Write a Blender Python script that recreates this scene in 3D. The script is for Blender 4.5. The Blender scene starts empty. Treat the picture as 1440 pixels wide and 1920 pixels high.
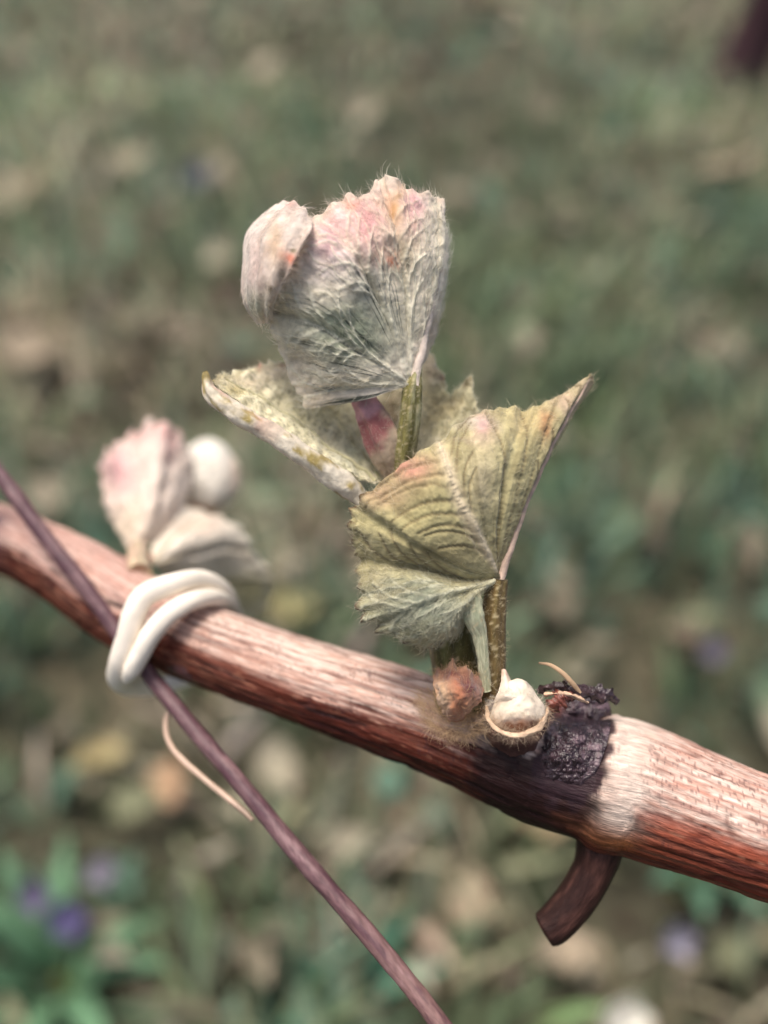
import bpy, math, random
import numpy as np
from mathutils import Vector, Matrix

random.seed(7)
RNG = np.random.default_rng(11)
scene = bpy.context.scene
COL = scene.collection

# ------------------------------------------------------------------ camera
CAM_H, PITCH, FPX = 0.45, math.radians(43.0), 1738.0     # metres, down-tilt, focal length in photo pixels
FOCUS, APERTURE = 0.0975, 0.0042                          # metres: focus distance, aperture diameter
cam_data = bpy.data.cameras.new("camera")
cam_data.sensor_fit = 'HORIZONTAL'
cam_data.sensor_width = 36.0
cam_data.lens = 36.0 * FPX / 1440.0
cam_data.clip_start = 0.004
cam_data.clip_end = 2000.0
cam_data.dof.use_dof = True
cam_data.dof.focus_distance = FOCUS
cam_data.dof.aperture_fstop = cam_data.lens * 0.001 / APERTURE
camera = bpy.data.objects.new("camera", cam_data)
COL.objects.link(camera)
camera.location = (0, 0, CAM_H)
camera.rotation_euler = (math.pi / 2 - PITCH, 0, 0)
scene.camera = camera

# ------------------------------------------------------------------ light: thin overcast
SUN_AZ, SUN_EL = math.radians(-62.0), math.radians(76.0)
world = bpy.data.worlds.new("World")
scene.world = world
world.use_nodes = True
wn = world.node_tree
wn.nodes.clear()
sky = wn.nodes.new("ShaderNodeTexSky")
sky.sky_type = 'NISHITA'
sky.sun_disc = False
sky.sun_elevation = SUN_EL
sky.sun_rotation = SUN_AZ
sky.air_density = 1.0
sky.dust_density = 6.0
sky.ozone_density = 0.3
bg = wn.nodes.new("ShaderNodeBackground")
bg.inputs[1].default_value = 0.072
wo = wn.nodes.new("ShaderNodeOutputWorld")
wn.links.new(sky.outputs[0], bg.inputs[0])
wn.links.new(bg.outputs[0], wo.inputs[0])
sun_data = bpy.data.lights.new("sun", 'SUN')
sun_data.energy = 1.5
sun_data.angle = math.radians(22.0)
sun_data.color = (1.0, 0.94, 0.86)
sun = bpy.data.objects.new("sun", sun_data)
COL.objects.link(sun)
SUN_DIR = Vector((math.sin(SUN_AZ) * math.cos(SUN_EL), math.cos(SUN_AZ) * math.cos(SUN_EL), math.sin(SUN_EL)))
sun.rotation_euler = SUN_DIR.to_track_quat('Z', 'Y').to_euler()
sun.location = (0.5, 1.0, 3.0)

scene.view_settings.view_transform = 'Standard'
scene.view_settings.look = 'None'
scene.view_settings.gamma = 1.0
scene.view_settings.use_curve_mapping = False
scene.view_settings.exposure = 1.2
scene.render.engine = 'CYCLES'
scene.cycles.use_denoising = True
scene.cycles.max_bounces = 8
scene.cycles.transparent_max_bounces = 8

# ------------------------------------------------------------------ helpers
CR = np.array([[1, 0, 0],
               [0, math.sin(PITCH), math.cos(PITCH)],
               [0, -math.cos(PITCH), math.sin(PITCH)]])
# columns: camera x, y(up), z(back) in world space
RX = np.array([1.0, 0, 0])
UY = np.array([0, math.sin(PITCH), math.cos(PITCH)])
FW = np.array([0, math.cos(PITCH), -math.sin(PITCH)])
CAM = np.array([0, 0, CAM_H])


def P(a):
    """photo pixel x, y and depth in mm behind the 100 mm plane -> metres in the world"""
    a = np.asarray(a, dtype=float)
    d = 0.1 + a[..., 2] * 1e-3
    x = (a[..., 0] - 720) / FPX * d
    y = -(a[..., 1] - 960) / FPX * d
    return CAM + x[..., None] * RX + y[..., None] * UY + d[..., None] * FW


def ground_at(px, py, z=0.0):
    v = FW + (px - 720) / FPX * RX - (py - 960) / FPX * UY
    t = (z - CAM_H) / v[2]
    return CAM + v * t


def lin(r, g, b):
    c = np.array([r, g, b]) / 255.0
    return np.where(c <= 0.04045, c / 12.92, ((c + 0.055) / 1.055) ** 2.4)


def _hash(ix, iy, iz, seed):
    h = (ix * 374761393 + iy * 668265263 + iz * 2147483647 + seed * 1274126177) & 0xFFFFFFFF
    h = ((h ^ (h >> 13)) * 1274126177) & 0xFFFFFFFF
    h = ((h ^ (h >> 16)) * 2246822519) & 0xFFFFFFFF
    return ((h ^ (h >> 15)) & 0xFFFFFF) / float(0xFFFFFF)


def vnoise(p, seed=0):
    p = np.asarray(p, dtype=float)
    i = np.floor(p).astype(np.int64)
    f = p - i
    f = f * f * f * (f * (f * 6 - 15) + 10)
    out = 0
    for dx in (0, 1):
        for dy in (0, 1):
            for dz in (0, 1):
                w = (f[..., 0] if dx else 1 - f[..., 0]) * (f[..., 1] if dy else 1 - f[..., 1]) * (f[..., 2] if dz else 1 - f[..., 2])
                out = out + w * _hash(i[..., 0] + dx, i[..., 1] + dy, i[..., 2] + dz, seed)
    return out * 2 - 1


def fbm(p, octs=4, seed=0):
    p = np.asarray(p, dtype=float)
    s, a, out = 1.0, 1.0, 0
    for k in range(octs):
        out = out + a * vnoise(p * s + 17.3 * k, seed + k)
        s *= 2.03
        a *= 0.5
    return out / 1.6


def smooth(e0, e1, x):
    t = np.clip((x - e0) / (e1 - e0), 0, 1)
    return t * t * (3 - 2 * t)


ORG = {}


def tag(o, label=None, cat=None, group=None, kind=None):
    if label: o["label"] = label
    if cat: o["category"] = cat
    if group: o["group"] = group
    if kind: o["kind"] = kind
    return o


def empty(name, loc):
    o = bpy.data.objects.new(name, None)
    COL.objects.link(o)
    o.empty_display_size = 0.01
    o.location = tuple(loc)
    ORG[o.name] = np.array(loc, dtype=float)
    return o


def mesh_data(name, verts, faces, mat, col=None, vec=None, smooth_shade=True):
    me = bpy.data.meshes.new(name)
    verts = np.asarray(verts, dtype=np.float32).reshape(-1, 3)
    if isinstance(faces, np.ndarray):
        n, k = faces.shape
        me.vertices.add(len(verts))
        me.vertices.foreach_set("co", verts.ravel())
        me.loops.add(n * k)
        me.loops.foreach_set("vertex_index", faces.astype(np.int32).ravel())
        me.polygons.add(n)
        me.polygons.foreach_set("loop_start", np.arange(0, n * k, k, dtype=np.int32))
        me.update(calc_edges=True)
    else:
        me.from_pydata([tuple(v) for v in verts], [], faces)
        me.update()
    if smooth_shade:
        me.polygons.foreach_set("use_smooth", np.ones(len(me.polygons), dtype=bool))
    if col is not None:
        c = np.asarray(col, dtype=np.float32).reshape(-1, 3)
        at = me.color_attributes.new("pigment", 'FLOAT_COLOR', 'POINT')
        at.data.foreach_set("color", np.concatenate([np.clip(c, 0, 1), np.ones((len(c), 1), np.float32)], 1).ravel())
    if vec is not None:
        at = me.attributes.new("along", 'FLOAT_VECTOR', 'POINT')
        at.data.foreach_set("vector", np.asarray(vec, dtype=np.float32).ravel())
    me.materials.append(mat)
    return me


def mk(name, verts, faces, mat, parent=None, col=None, vec=None, smooth_shade=True, origin=None):
    verts = np.asarray(verts, dtype=float).reshape(-1, 3)
    if parent is not None:
        org = ORG[parent.name]
        loc = (0, 0, 0)
    else:
        org = np.zeros(3) if origin is None else np.asarray(origin, dtype=float)
        loc = tuple(org)
    me = mesh_data(name, verts - org, faces, mat, col, vec, smooth_shade)
    o = bpy.data.objects.new(name, me)
    COL.objects.link(o)
    o.location = loc
    if parent is not None:
        o.parent = parent
    ORG[o.name] = org
    return o


def grid_faces(nu, nv, close_u=False):
    u = np.arange(nu if close_u else nu - 1)
    v = np.arange(nv - 1)
    U, V = np.meshgrid(u, v, indexing='ij')
    a = U * nv + V
    b = ((U + 1) % nu) * nv + V
    return np.stack([a, b, b + 1, a + 1], -1).reshape(-1, 4)


def spline(pts, t):
    """Catmull-Rom through pts (first axis), t in 0..n-1"""
    pts = np.asarray(pts, dtype=float)
    n = len(pts)
    ext = np.concatenate([[2 * pts[0] - pts[1]], pts, [2 * pts[-1] - pts[-2]]], 0)
    i = np.clip(np.floor(t).astype(int), 0, n - 2)
    f = (t - i).reshape((-1,) + (1,) * (pts.ndim - 1))
    p0, p1, p2, p3 = ext[i], ext[i + 1], ext[i + 2], ext[i + 3]
    return 0.5 * (2 * p1 + (p2 - p0) * f + (2 * p0 - 5 * p1 + 4 * p2 - p3) * f ** 2 + (3 * p1 - p0 - 3 * p2 + p3) * f ** 3)


def frames(c):
    t = np.gradient(c, axis=0)
    t /= np.linalg.norm(t, axis=1, keepdims=True) + 1e-12
    n = np.zeros_like(t)
    ref = np.array([0.0, -0.68, 0.73])          # roughly towards the light and the viewer
    ref = ref - t[0] * ref.dot(t[0])
    if np.linalg.norm(ref) < 1e-3:
        ref = np.cross(t[0], [1, 0, 0])
    n[0] = ref / np.linalg.norm(ref)
    for k in range(1, len(t)):
        v = n[k - 1] - t[k] * n[k - 1].dot(t[k])
        n[k] = v / (np.linalg.norm(v) + 1e-12)
    return t, n, np.cross(t, n)


def tube(c, r, seg=16, squash=None, disp=None):
    """c (n,3), r (n,) metres -> verts, faces, angle grid, arclength grid; closed ends. Angle 0 faces the viewer."""
    c = np.asarray(c, float)
    r = np.asarray(r, float)
    t, n, b = frames(c)
    s = np.concatenate([[0], np.cumsum(np.linalg.norm(np.diff(c, axis=0), axis=1))])
    a = np.linspace(0, 2 * math.pi, seg, endpoint=False)
    A, S = np.meshgrid(a, s, indexing='ij')
    R = np.broadcast_to(r, A.shape).copy()
    if disp is not None:
        R = R + disp(A, S)
    sq = 1.0 if squash is None else squash
    pos = c[None] + (np.cos(A) * R * sq)[..., None] * n[None] + (np.sin(A) * R)[..., None] * b[None]
    f = grid_faces(seg, len(c), True)
    verts = pos.reshape(-1, 3)
    nv = len(c)
    faces = [tuple(int(k) for k in q) for q in f]
    faces.append(tuple(k * nv for k in range(seg)))
    faces.append(tuple(k * nv + nv - 1 for k in range(seg))[::-1])
    return verts, faces, A.reshape(-1), S.reshape(-1)


def path(px, n):
    px = np.asarray(px, float)
    return spline(px, np.linspace(0, len(px) - 1, n))


def pxtube(name, pts, radii_px, mat, parent, n=40, seg=16, squash=None, disp=None, colfn=None, taper_end=False):
    p = path(pts, n)
    rp = np.interp(np.linspace(0, len(radii_px) - 1, n), np.arange(len(radii_px)), radii_px)
    r = rp * (0.1 + p[:, 2] * 1e-3) / FPX
    if taper_end:
        r = r * np.sqrt(np.clip(1 - np.linspace(0, 1, n) ** 14, 0.02, 1))
    v, f, A, S = tube(P(p), r, seg, squash, disp)
    col = colfn(v, A, S) if colfn else None
    vec = np.stack([np.cos(A), np.sin(A), S * 1000], -1)
    return mk(name, v, f, mat, parent, col=col, vec=vec)


# ------------------------------------------------------------------ materials
def mat_new(name):
    m = bpy.data.materials.new(name)
    m.use_nodes = True
    nt = m.node_tree
    nt.nodes.clear()
    out = nt.nodes.new("ShaderNodeOutputMaterial")
    bs = nt.nodes.new("ShaderNodeBsdfPrincipled")
    nt.links.new(bs.outputs[0], out.inputs[0])
    return m, nt, bs, out


def pigment_mat(name, rough=0.75, trans=0.0, sheen=0.0, var=0.25, scale=900.0, bump=0.25, bscale=2500.0, bdist=0.0001, spec=0.25, coord='Object', stretch=None):
    """colour from the mesh's pigment attribute, broken by fine noise and relief"""
    m, nt, bs, out = mat_new(name)
    N, L = nt.nodes, nt.links
    at = N.new("ShaderNodeAttribute"); at.attribute_name = "pigment"
    if coord == 'along':
        tc = N.new("ShaderNodeAttribute"); tc.attribute_name = "along"; co = tc.outputs["Vector"]
    else:
        tc = N.new("ShaderNodeTexCoord"); co = tc.outputs["Object"]
    if stretch:
        mp = N.new("ShaderNodeMapping"); mp.inputs["Scale"].default_value = stretch
        L.new(co, mp.inputs[0]); co = mp.outputs[0]
    nz = N.new("ShaderNodeTexNoise"); nz.inputs["Scale"].default_value = scale; nz.inputs["Detail"].default_value = 5
    L.new(co, nz.inputs["Vector"])
    mr = N.new("ShaderNodeMapRange"); mr.inputs[1].default_value = 0.3; mr.inputs[2].default_value = 0.7
    mr.inputs[3].default_value = 1 - var; mr.inputs[4].default_value = 1 + var
    L.new(nz.outputs[0], mr.inputs[0])
    mx = N.new("ShaderNodeMix"); mx.data_type = 'RGBA'; mx.blend_type = 'MULTIPLY'; mx.inputs[0].default_value = 1.0
    L.new(at.outputs["Color"], mx.inputs[6]); L.new(mr.outputs[0], mx.inputs[7])
    L.new(mx.outputs[2], bs.inputs["Base Color"])
    bs.inputs["Roughness"].default_value = rough
    bs.inputs["Specular IOR Level"].default_value = spec
    if sheen:
        bs.inputs["Sheen Weight"].default_value = sheen
        bs.inputs["Sheen Roughness"].default_value = 0.6
    if bump:
        bn = N.new("ShaderNodeTexNoise"); bn.inputs["Scale"].default_value = bscale; bn.inputs["Detail"].default_value = 4
        L.new(co, bn.inputs["Vector"])
        bp = N.new("ShaderNodeBump"); bp.inputs["Strength"].default_value = bump; bp.inputs["Distance"].default_value = bdist
        L.new(bn.outputs[0], bp.inputs["Height"]); L.new(bp.outputs[0], bs.inputs["Normal"])
    if trans:
        tr = N.new("ShaderNodeBsdfTranslucent")
        L.new(mx.outputs[2], tr.inputs["Color"])
        ms = N.new("ShaderNodeMixShader"); ms.inputs[0].default_value = trans
        L.new(bs.outputs[0], ms.inputs[1]); L.new(tr.outputs[0], ms.inputs[2]); L.new(ms.outputs[0], out.inputs[0])
    return m


M_LEAF = pigment_mat("young_leaf", rough=0.8, trans=0.22, sheen=0.25, var=0.22, scale=1100, bump=0.5, bscale=2600, bdist=0.00018)
M_WOOL = pigment_mat("leaf_wool", rough=0.9, trans=0.45, var=0.08, bump=0, spec=0.1)
M_STEM = pigment_mat("green_stem", rough=0.6, trans=0.0, sheen=0.1, var=0.35, scale=1.6, bump=0.5, bscale=3.0, bdist=0.0002, coord='along', stretch=(2.2, 2.2, 0.5))
M_CANE = pigment_mat("cane_bark", rough=0.52, var=0.30, scale=3.0, bump=0.7, bscale=4.0, bdist=0.00022, coord='along', stretch=(3.0, 3.0, 0.22), spec=0.16)
M_WOOD = pigment_mat("cut_wood", rough=0.7, var=0.14, scale=700, bump=0.4, bscale=1500, bdist=0.00015)
M_SCAR = pigment_mat("dead_bark", rough=0.30, var=0.5, scale=900, bump=1.0, bscale=1500, bdist=0.0004, spec=0.6)
M_ROD = pigment_mat("rod_bark", rough=0.5, var=0.22, scale=1.8, bump=0.5, bscale=3.5, bdist=0.00012, coord='along', stretch=(1.6, 1.6, 0.5), spec=0.35)
M_TIE = pigment_mat("pale_tie", rough=0.42, var=0.06, scale=300, bump=0.15, bscale=900, bdist=0.00008, spec=0.4)
M_GRASS = pigment_mat("grass_blades", rough=0.6, trans=0.25, var=0.15, scale=60, bump=0, spec=0.25)
M_LITTER = pigment_mat("dry_litter", rough=0.8, trans=0.12, var=0.3, scale=120, bump=0.4, bscale=400, bdist=0.0008)
M_PETAL = pigment_mat("flower_petal", rough=0.6, trans=0.3, var=0.12, scale=300, bump=0)
M_TRUNK = pigment_mat("trunk_bark", rough=0.85, var=0.4, scale=60, bump=0.9, bscale=90, bdist=0.004)


def ground_material():
    m, nt, bs, out = mat_new("meadow_ground")
    N, L = nt.nodes, nt.links
    tc = N.new("ShaderNodeTexCoord")
    n1 = N.new("ShaderNodeTexNoise"); n1.inputs["Scale"].default_value = 7.0; n1.inputs["Detail"].default_value = 8; n1.inputs["Roughness"].default_value = 0.65
    L.new(tc.outputs["Object"], n1.inputs["Vector"])
    r1 = N.new("ShaderNodeValToRGB")
    el = r1.color_ramp.elements
    el[0].position = 0.3; el[0].color = (0.030, 0.022, 0.015, 1)
    el[1].position = 0.72; el[1].color = (0.15, 0.115, 0.075, 1)
    e = r1.color_ramp.elements.new(0.5); e.color = (0.065, 0.062, 0.036, 1)
    L.new(n1.outputs[0], r1.inputs[0])
    n2 = N.new("ShaderNodeTexNoise"); n2.inputs["Scale"].default_value = 90.0; n2.inputs["Detail"].default_value = 6
    L.new(tc.outputs["Object"], n2.inputs["Vector"])
    mr = N.new("ShaderNodeMapRange"); mr.inputs[1].default_value = 0.3; mr.inputs[2].default_value = 0.7; mr.inputs[3].default_value = 0.6; mr.inputs[4].default_value = 1.4
    L.new(n2.outputs[0], mr.inputs[0])
    mx = N.new("ShaderNodeMix"); mx.data_type = 'RGBA'; mx.blend_type = 'MULTIPLY'; mx.inputs[0].default_value = 1
    L.new(r1.outputs[0], mx.inputs[6]); L.new(mr.outputs[0], mx.inputs[7])
    L.new(mx.outputs[2], bs.inputs["Base Color"])
    bs.inputs["Roughness"].default_value = 0.95
    bp = N.new("ShaderNodeBump"); bp.inputs["Strength"].default_value = 0.8; bp.inputs["Distance"].default_value = 0.01
    L.new(n2.outputs[0], bp.inputs["Height"]); L.new(bp.outputs[0], bs.inputs["Normal"])
    return m


# ------------------------------------------------------------------ ground sheet
def build_ground():
    g = np.concatenate([-np.geomspace(300, 3.2, 14), np.linspace(-3, 3, 121), np.geomspace(3.2, 300, 14)])
    X, Y = np.meshgrid(g, g + 0.8, indexing='ij')
    Z = 0.012 * fbm(np.stack([X * 5, Y * 5, X * 0], -1), 4, 3) * np.exp(-np.hypot(X, Y) / 6)
    v = np.stack([X, Y, Z], -1).reshape(-1, 3)
    o = mk("ground", v, grid_faces(len(g), len(g)), ground_material())
    tag(o, "brown soil of the meadow showing between grass blades", kind="structure")


build_ground()


def zground(x, y):
    return 0.012 * fbm(np.stack([x * 5, y * 5, x * 0], -1), 4, 3) * np.exp(-np.hypot(x, y) / 6)


# colour patches of the turf: photo pixel -> place on the ground, radius in metres, strength
TAN = [(60, 330, .15, 1), (150, 270, .12, .7), (60, 690, .09, 1), (240, 110, .22, .9), (330, 1450, .045, .9), (650, 1000, .05, .5), (1290, 290, .10, .9),
       (1130, 70, .2, .5), (880, 1640, .035, .6), (1150, 1800, .03, .5), (1400, 100, .08, 1), (930, 10, .1, 1), (560, 1060, .05, .6), (700, 1720, .03, .4), (60, 1580, .03, .4)]
DARK = [(790, 225, .17, 1), (900, 300, .12, .7), (300, 290, .06, 1), (80, 190, .05, 1), (1110, 205, .06, 1), (620, 160, .08, .5), (1250, 330, .07, .8), (1060, 430, .06, .7), (640, 480, .08, .5),
        (130, 1300, .04, 1), (250, 1340, .03, 1), (1240, 1210, .05, .6), (400, 1590, .02, 1), (600, 1440, .03, .6), (560, 620, .07, .6), (1180, 1730, .025, 1), (230, 1830, .025, 1), (870, 900, .07, .3), (240, 820, .05, .8), (1290, 930, .05, .3)]
TEAL = [(380, 40, .2, .8), (820, 80, .2, .7), (1000, 600, .07, .9), (1390, 480, .09, 1), (950, 560, .08, .6), (1120, 760, .06, .8), (60, 1760, .04, 1), (640, 1870, .04, .9), (1260, 1650, .04, .8), (1380, 1620, .05, .5),
        (350, 1180, .06, .4), (100, 1180, .06, .6), (40, 100, .15, .5), (1180, 120, .15, .5), (1330, 1050, .06, .5)]


def patch(x, y, lst):
    w = np.zeros_like(x)
    for px, py, r, s in lst:
        g = ground_at(px, py)
        asp = 1.0
        w = np.maximum(w, s * np.exp(-(((x - g[0]) / r) ** 2 + ((y - g[1]) / (r * asp)) ** 2)))
    return w


def blades(n, xr, yr, seed, hmin, hmax, wmin, wmax):
    r = np.random.default_rng(seed)
    x = r.uniform(*xr, n); y = r.uniform(*yr, n)
    q = np.stack([x, y, np.zeros(n)], -1)
    clump = fbm(q * 16, 3, 5)
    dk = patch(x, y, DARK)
    keep = r.random(n) < np.clip(0.72 + 0.7 * clump - 0.50 * dk, 0.10, 1)
    x, y, q, clump, dk = x[keep], y[keep], q[keep], clump[keep], dk[keep]
    n = len(x)
    straw = np.clip(0.16 + 0.8 * fbm(q * 6, 3, 21) + 1.2 * patch(x, y, TAN) - 0.6 * patch(x, y, TEAL), 0.04, .97)
    teal = np.clip(0.2 + 0.8 * fbm(q * 7, 2, 31) + 0.7 * patch(x, y, TEAL), 0, 1)
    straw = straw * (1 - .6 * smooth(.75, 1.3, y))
    is_straw = r.random(n) < straw
    is_teal = r.random(n) < teal
    c = np.where(is_straw[:, None], lin(154, 147, 126), np.where(is_teal[:, None], lin(106, 131, 110), lin(118, 131, 102)))
    pale = (r.random(n) < 0.12)[:, None]
    c = np.where(pale & is_straw[:, None], lin(184, 176, 152), c)
    brown = (r.random(n) < 0.25)[:, None]
    c = np.where(brown & is_straw[:, None], lin(100, 90, 74), c)
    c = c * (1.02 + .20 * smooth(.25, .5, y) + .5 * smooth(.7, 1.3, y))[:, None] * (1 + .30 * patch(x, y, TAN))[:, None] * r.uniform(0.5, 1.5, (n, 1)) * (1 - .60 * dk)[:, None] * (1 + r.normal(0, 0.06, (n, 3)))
    fl = patch(x, y, [(70, 1640, .035, 1), (130, 1690, .035, 1), (192, 1605, .03, 1), (1265, 1730, .03, 1), (1165, 1865, .04, 1), (1335, 1190, .03, 1)])
    h = r.uniform(hmin, hmax, n) * (1 - .7 * fl) * (0.75 + 0.5 * r.random(n)) * (1 - 0.45 * dk) * (1 + 0.35 * clump)
    w = r.uniform(wmin, wmax, n)
    az = r.uniform(0, 2 * math.pi, n)
    lean = np.where(is_straw, r.uniform(0.5, 1.5, n), r.uniform(0.15, 1.1, n))
    K = 5
    s = np.linspace(0, 1, K)
    ang = lean[:, None] * (0.35 + 0.9 * s[None]) 
    seg = h[:, None] / (K - 1)
    hx = np.concatenate([np.zeros((n, 1)), np.cumsum(np.sin(ang[:, :-1]) * seg, 1)], 1)
    hz = np.concatenate([np.zeros((n, 1)), np.cumsum(np.maximum(np.cos(ang[:, :-1]), -0.25) * seg, 1)], 1)
    px = x[:, None] + np.cos(az)[:, None] * hx
    py = y[:, None] + np.sin(az)[:, None] * hx
    pz = zground(x, y)[:, None] - 0.002 + np.maximum(hz, 0.003)
    ww = w[:, None] * np.array([.7, 1, .9, .6, .08])[None] * 0.5
    sx, sy = -np.sin(az)[:, None], np.cos(az)[:, None]
    A = np.stack([px + sx * ww, py + sy * ww, pz], -1)
    B = np.stack([px - sx * ww, py - sy * ww, pz], -1)
    V = np.stack([A, B], 2).reshape(n, K * 2, 3)
    base = (np.arange(n) * K * 2)[:, None]
    k = np.arange(K - 1) * 2
    F = np.stack([base + k, base + k + 1, base + k + 3, base + k + 2], -1).reshape(-1, 4)
    C = np.repeat(c[:, None], K * 2, 1).reshape(-1, 3)
    return V.reshape(-1, 3), F, C


def build_turf():
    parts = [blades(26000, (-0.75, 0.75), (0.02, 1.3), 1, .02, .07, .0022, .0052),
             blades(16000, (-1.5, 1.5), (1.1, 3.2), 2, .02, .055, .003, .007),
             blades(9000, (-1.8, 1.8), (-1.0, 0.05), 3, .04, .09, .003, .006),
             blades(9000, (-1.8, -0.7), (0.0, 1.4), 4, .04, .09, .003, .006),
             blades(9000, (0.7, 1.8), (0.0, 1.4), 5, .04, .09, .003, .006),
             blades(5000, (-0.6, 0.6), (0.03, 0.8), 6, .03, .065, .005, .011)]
    V, F, C, o = [], [], [], 0
    for v, f, c in parts:
        V.append(v); F.append(f + o); C.append(c); o += len(v)
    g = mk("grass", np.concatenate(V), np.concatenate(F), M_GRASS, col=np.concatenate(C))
    tag(g, "blurred green and straw coloured meadow grass below the vine", "grass", kind="stuff")


build_turf()


def leaf_sheet(length, width, curl, fold, nl=9, nw=5, notch=0.0):
    """small ovate leaf lying along +x, its own thickness"""
    s = np.linspace(0, 1, nl); t = np.linspace(-1, 1, nw)
    S, T = np.meshgrid(s, t, indexing='ij')
    wid = np.sin(np.pi * np.clip(S, 0.02, 0.98) ** 0.8) ** 0.8 * width * 0.5
    wid *= 1 + notch * np.sin(S * 21)
    X = S * length; Y = T * wid
    Z = curl * length * (S - .5) ** 2 * 2 + fold * np.abs(T) * wid
    return np.stack([X, Y, Z], -1).reshape(-1, 3), grid_faces(nl, nw)


def thicken(v, nl, nw, th):
    n = len(v)
    v2 = v.copy(); v2[:, 2] -= th
    f = grid_faces(nl, nw)
    faces = np.concatenate([f, f[:, ::-1] + n])
    idx = np.arange(n).reshape(nl, nw)
    ring = np.concatenate([idx[:, 0], idx[-1, 1:], idx[::-1, -1][1:], idx[0, ::-1][1:-1]])
    nx = np.roll(ring, -1)
    side = np.stack([ring, nx, nx + n, ring + n], -1)
    return np.concatenate([v, v2]), np.concatenate([faces, side])


def rot(v, rx, ry, rz):
    from mathutils import Euler
    m = np.array(Euler((rx, ry, rz)).to_matrix())
    return v @ m.T


def build_litter():
    """small scraps of dead leaf and broad green leaves all through the turf"""
    r = np.random.default_rng(77)
    V, F, C, o = [], [], [], 0
    cols = [lin(132, 122, 104), lin(154, 146, 126), lin(102, 90, 76), lin(80, 68, 58), lin(104, 118, 94), lin(92, 120, 102), lin(138, 140, 110)]
    n = 2100
    x = r.uniform(-0.8, 0.8, n); y = r.uniform(0.04, 1.7, n)
    tn = patch(x, y, TAN); dk = patch(x, y, DARK)
    for k in range(n):
        if r.random() < 0.6 * dk[k]:
            continue
        L = r.uniform(.010, .032) * (1 + 0.3 * y[k]); W = L * r.uniform(.3, .75)
        v, f = leaf_sheet(L, W, r.uniform(-.8, .8), r.uniform(-.5, .8), 6, 4)
        v = rot(v, r.uniform(-.7, .7), r.uniform(-.9, .5), r.uniform(0, 6.28))
        v += [x[k], y[k], zground(np.array([x[k]]), np.array([y[k]]))[0] + r.uniform(.008, .045)]
        i = r.choice(7, p=[.2, .16, .12, .08, .16, .16, .12]) if r.random() > tn[k] else r.choice(3)
        c = cols[i] * r.uniform(.65, 1.2)
        V.append(v); F.append(f + o); C.append(np.repeat(c[None], len(v), 0)); o += len(v)
    g = mk("leaf_litter", np.concatenate(V), np.concatenate(F), M_LITTER, col=np.concatenate(C))
    tag(g, "scraps of dead leaves and small weeds scattered through the grass", "litter", kind="stuff")


build_litter()


# ------------------------------------------------------------------ single things in the meadow
def fallen_leaf(px, py, size, color, label, group=None, lift=.03, rz=None, tilt=.2):
    r = np.random.default_rng(int(px * 7 + py))
    g = ground_at(px, py, lift)
    v, _ = leaf_sheet(size, size * .7, r.uniform(-.5, .5), r.uniform(0, .5), 13, 7, .12)
    v[:, 2] += .04 * size * np.sin(v[:, 0] * 400)
    v, f = thicken(v, 13, 7, .0006)
    v[:, 0] -= size / 2
    v = rot(v, r.uniform(-.4, .4) + tilt, r.uniform(-.4, .4), r.uniform(0, 6.28) if rz is None else rz) + g
    c = np.repeat(lin(*color)[None], len(v), 0) * (1 + .25 * fbm(v * 150, 3, 5))[:, None]
    root = mk("fallen_leaf", v, f, M_LITTER, col=c, origin=g)
    tag(root, label, "leaf", group)


GL = "tan fallen leaves"
LT = "curled tan dry leaf lying in the blurred grass"
for a in [(60, 660, .055, (160, 146, 126)), (95, 910, .035, (146, 134, 116)), (30, 360, .07, (154, 142, 120)), (545, 1050, .03, (156, 146, 126)), (880, 1680, .03, (152, 136, 114)),
          (1370, 305, .07, (158, 144, 122)), (1060, 1790, .028, (150, 136, 116)), (760, 1500, .026, (160, 140, 116)), (540, 1770, .028, (152, 140, 120)), (1010, 1560, .026, (160, 142, 112)), (240, 300, .06, (150, 140, 118))]:
    fallen_leaf(a[0], a[1], a[2], a[3], LT, GL)
fallen_leaf(318, 1462, .030, (166, 136, 108), "orange brown fallen leaf below the loose end of the tie", tilt=-.2)
fallen_leaf(185, 1425, .030, (166, 152, 110), "yellow fallen leaf beside the orange brown one")
fallen_leaf(545, 1140, .030, (156, 148, 106), "yellowish fallen leaf behind the upper edge of the cane", tilt=.1)
fallen_leaf(1000, 480, .05, (172, 160, 122), "pale yellow fallen leaf in the grass right of the top leaf")
fallen_leaf(930, 2, .10, (214, 194, 172), "large pale bleached leaf lying in the far grass")
fallen_leaf(1432, 105, .10, (206, 170, 156), "pinkish pale leaf leaning beside the dark trunk", tilt=-.7, rz=.3)


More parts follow.
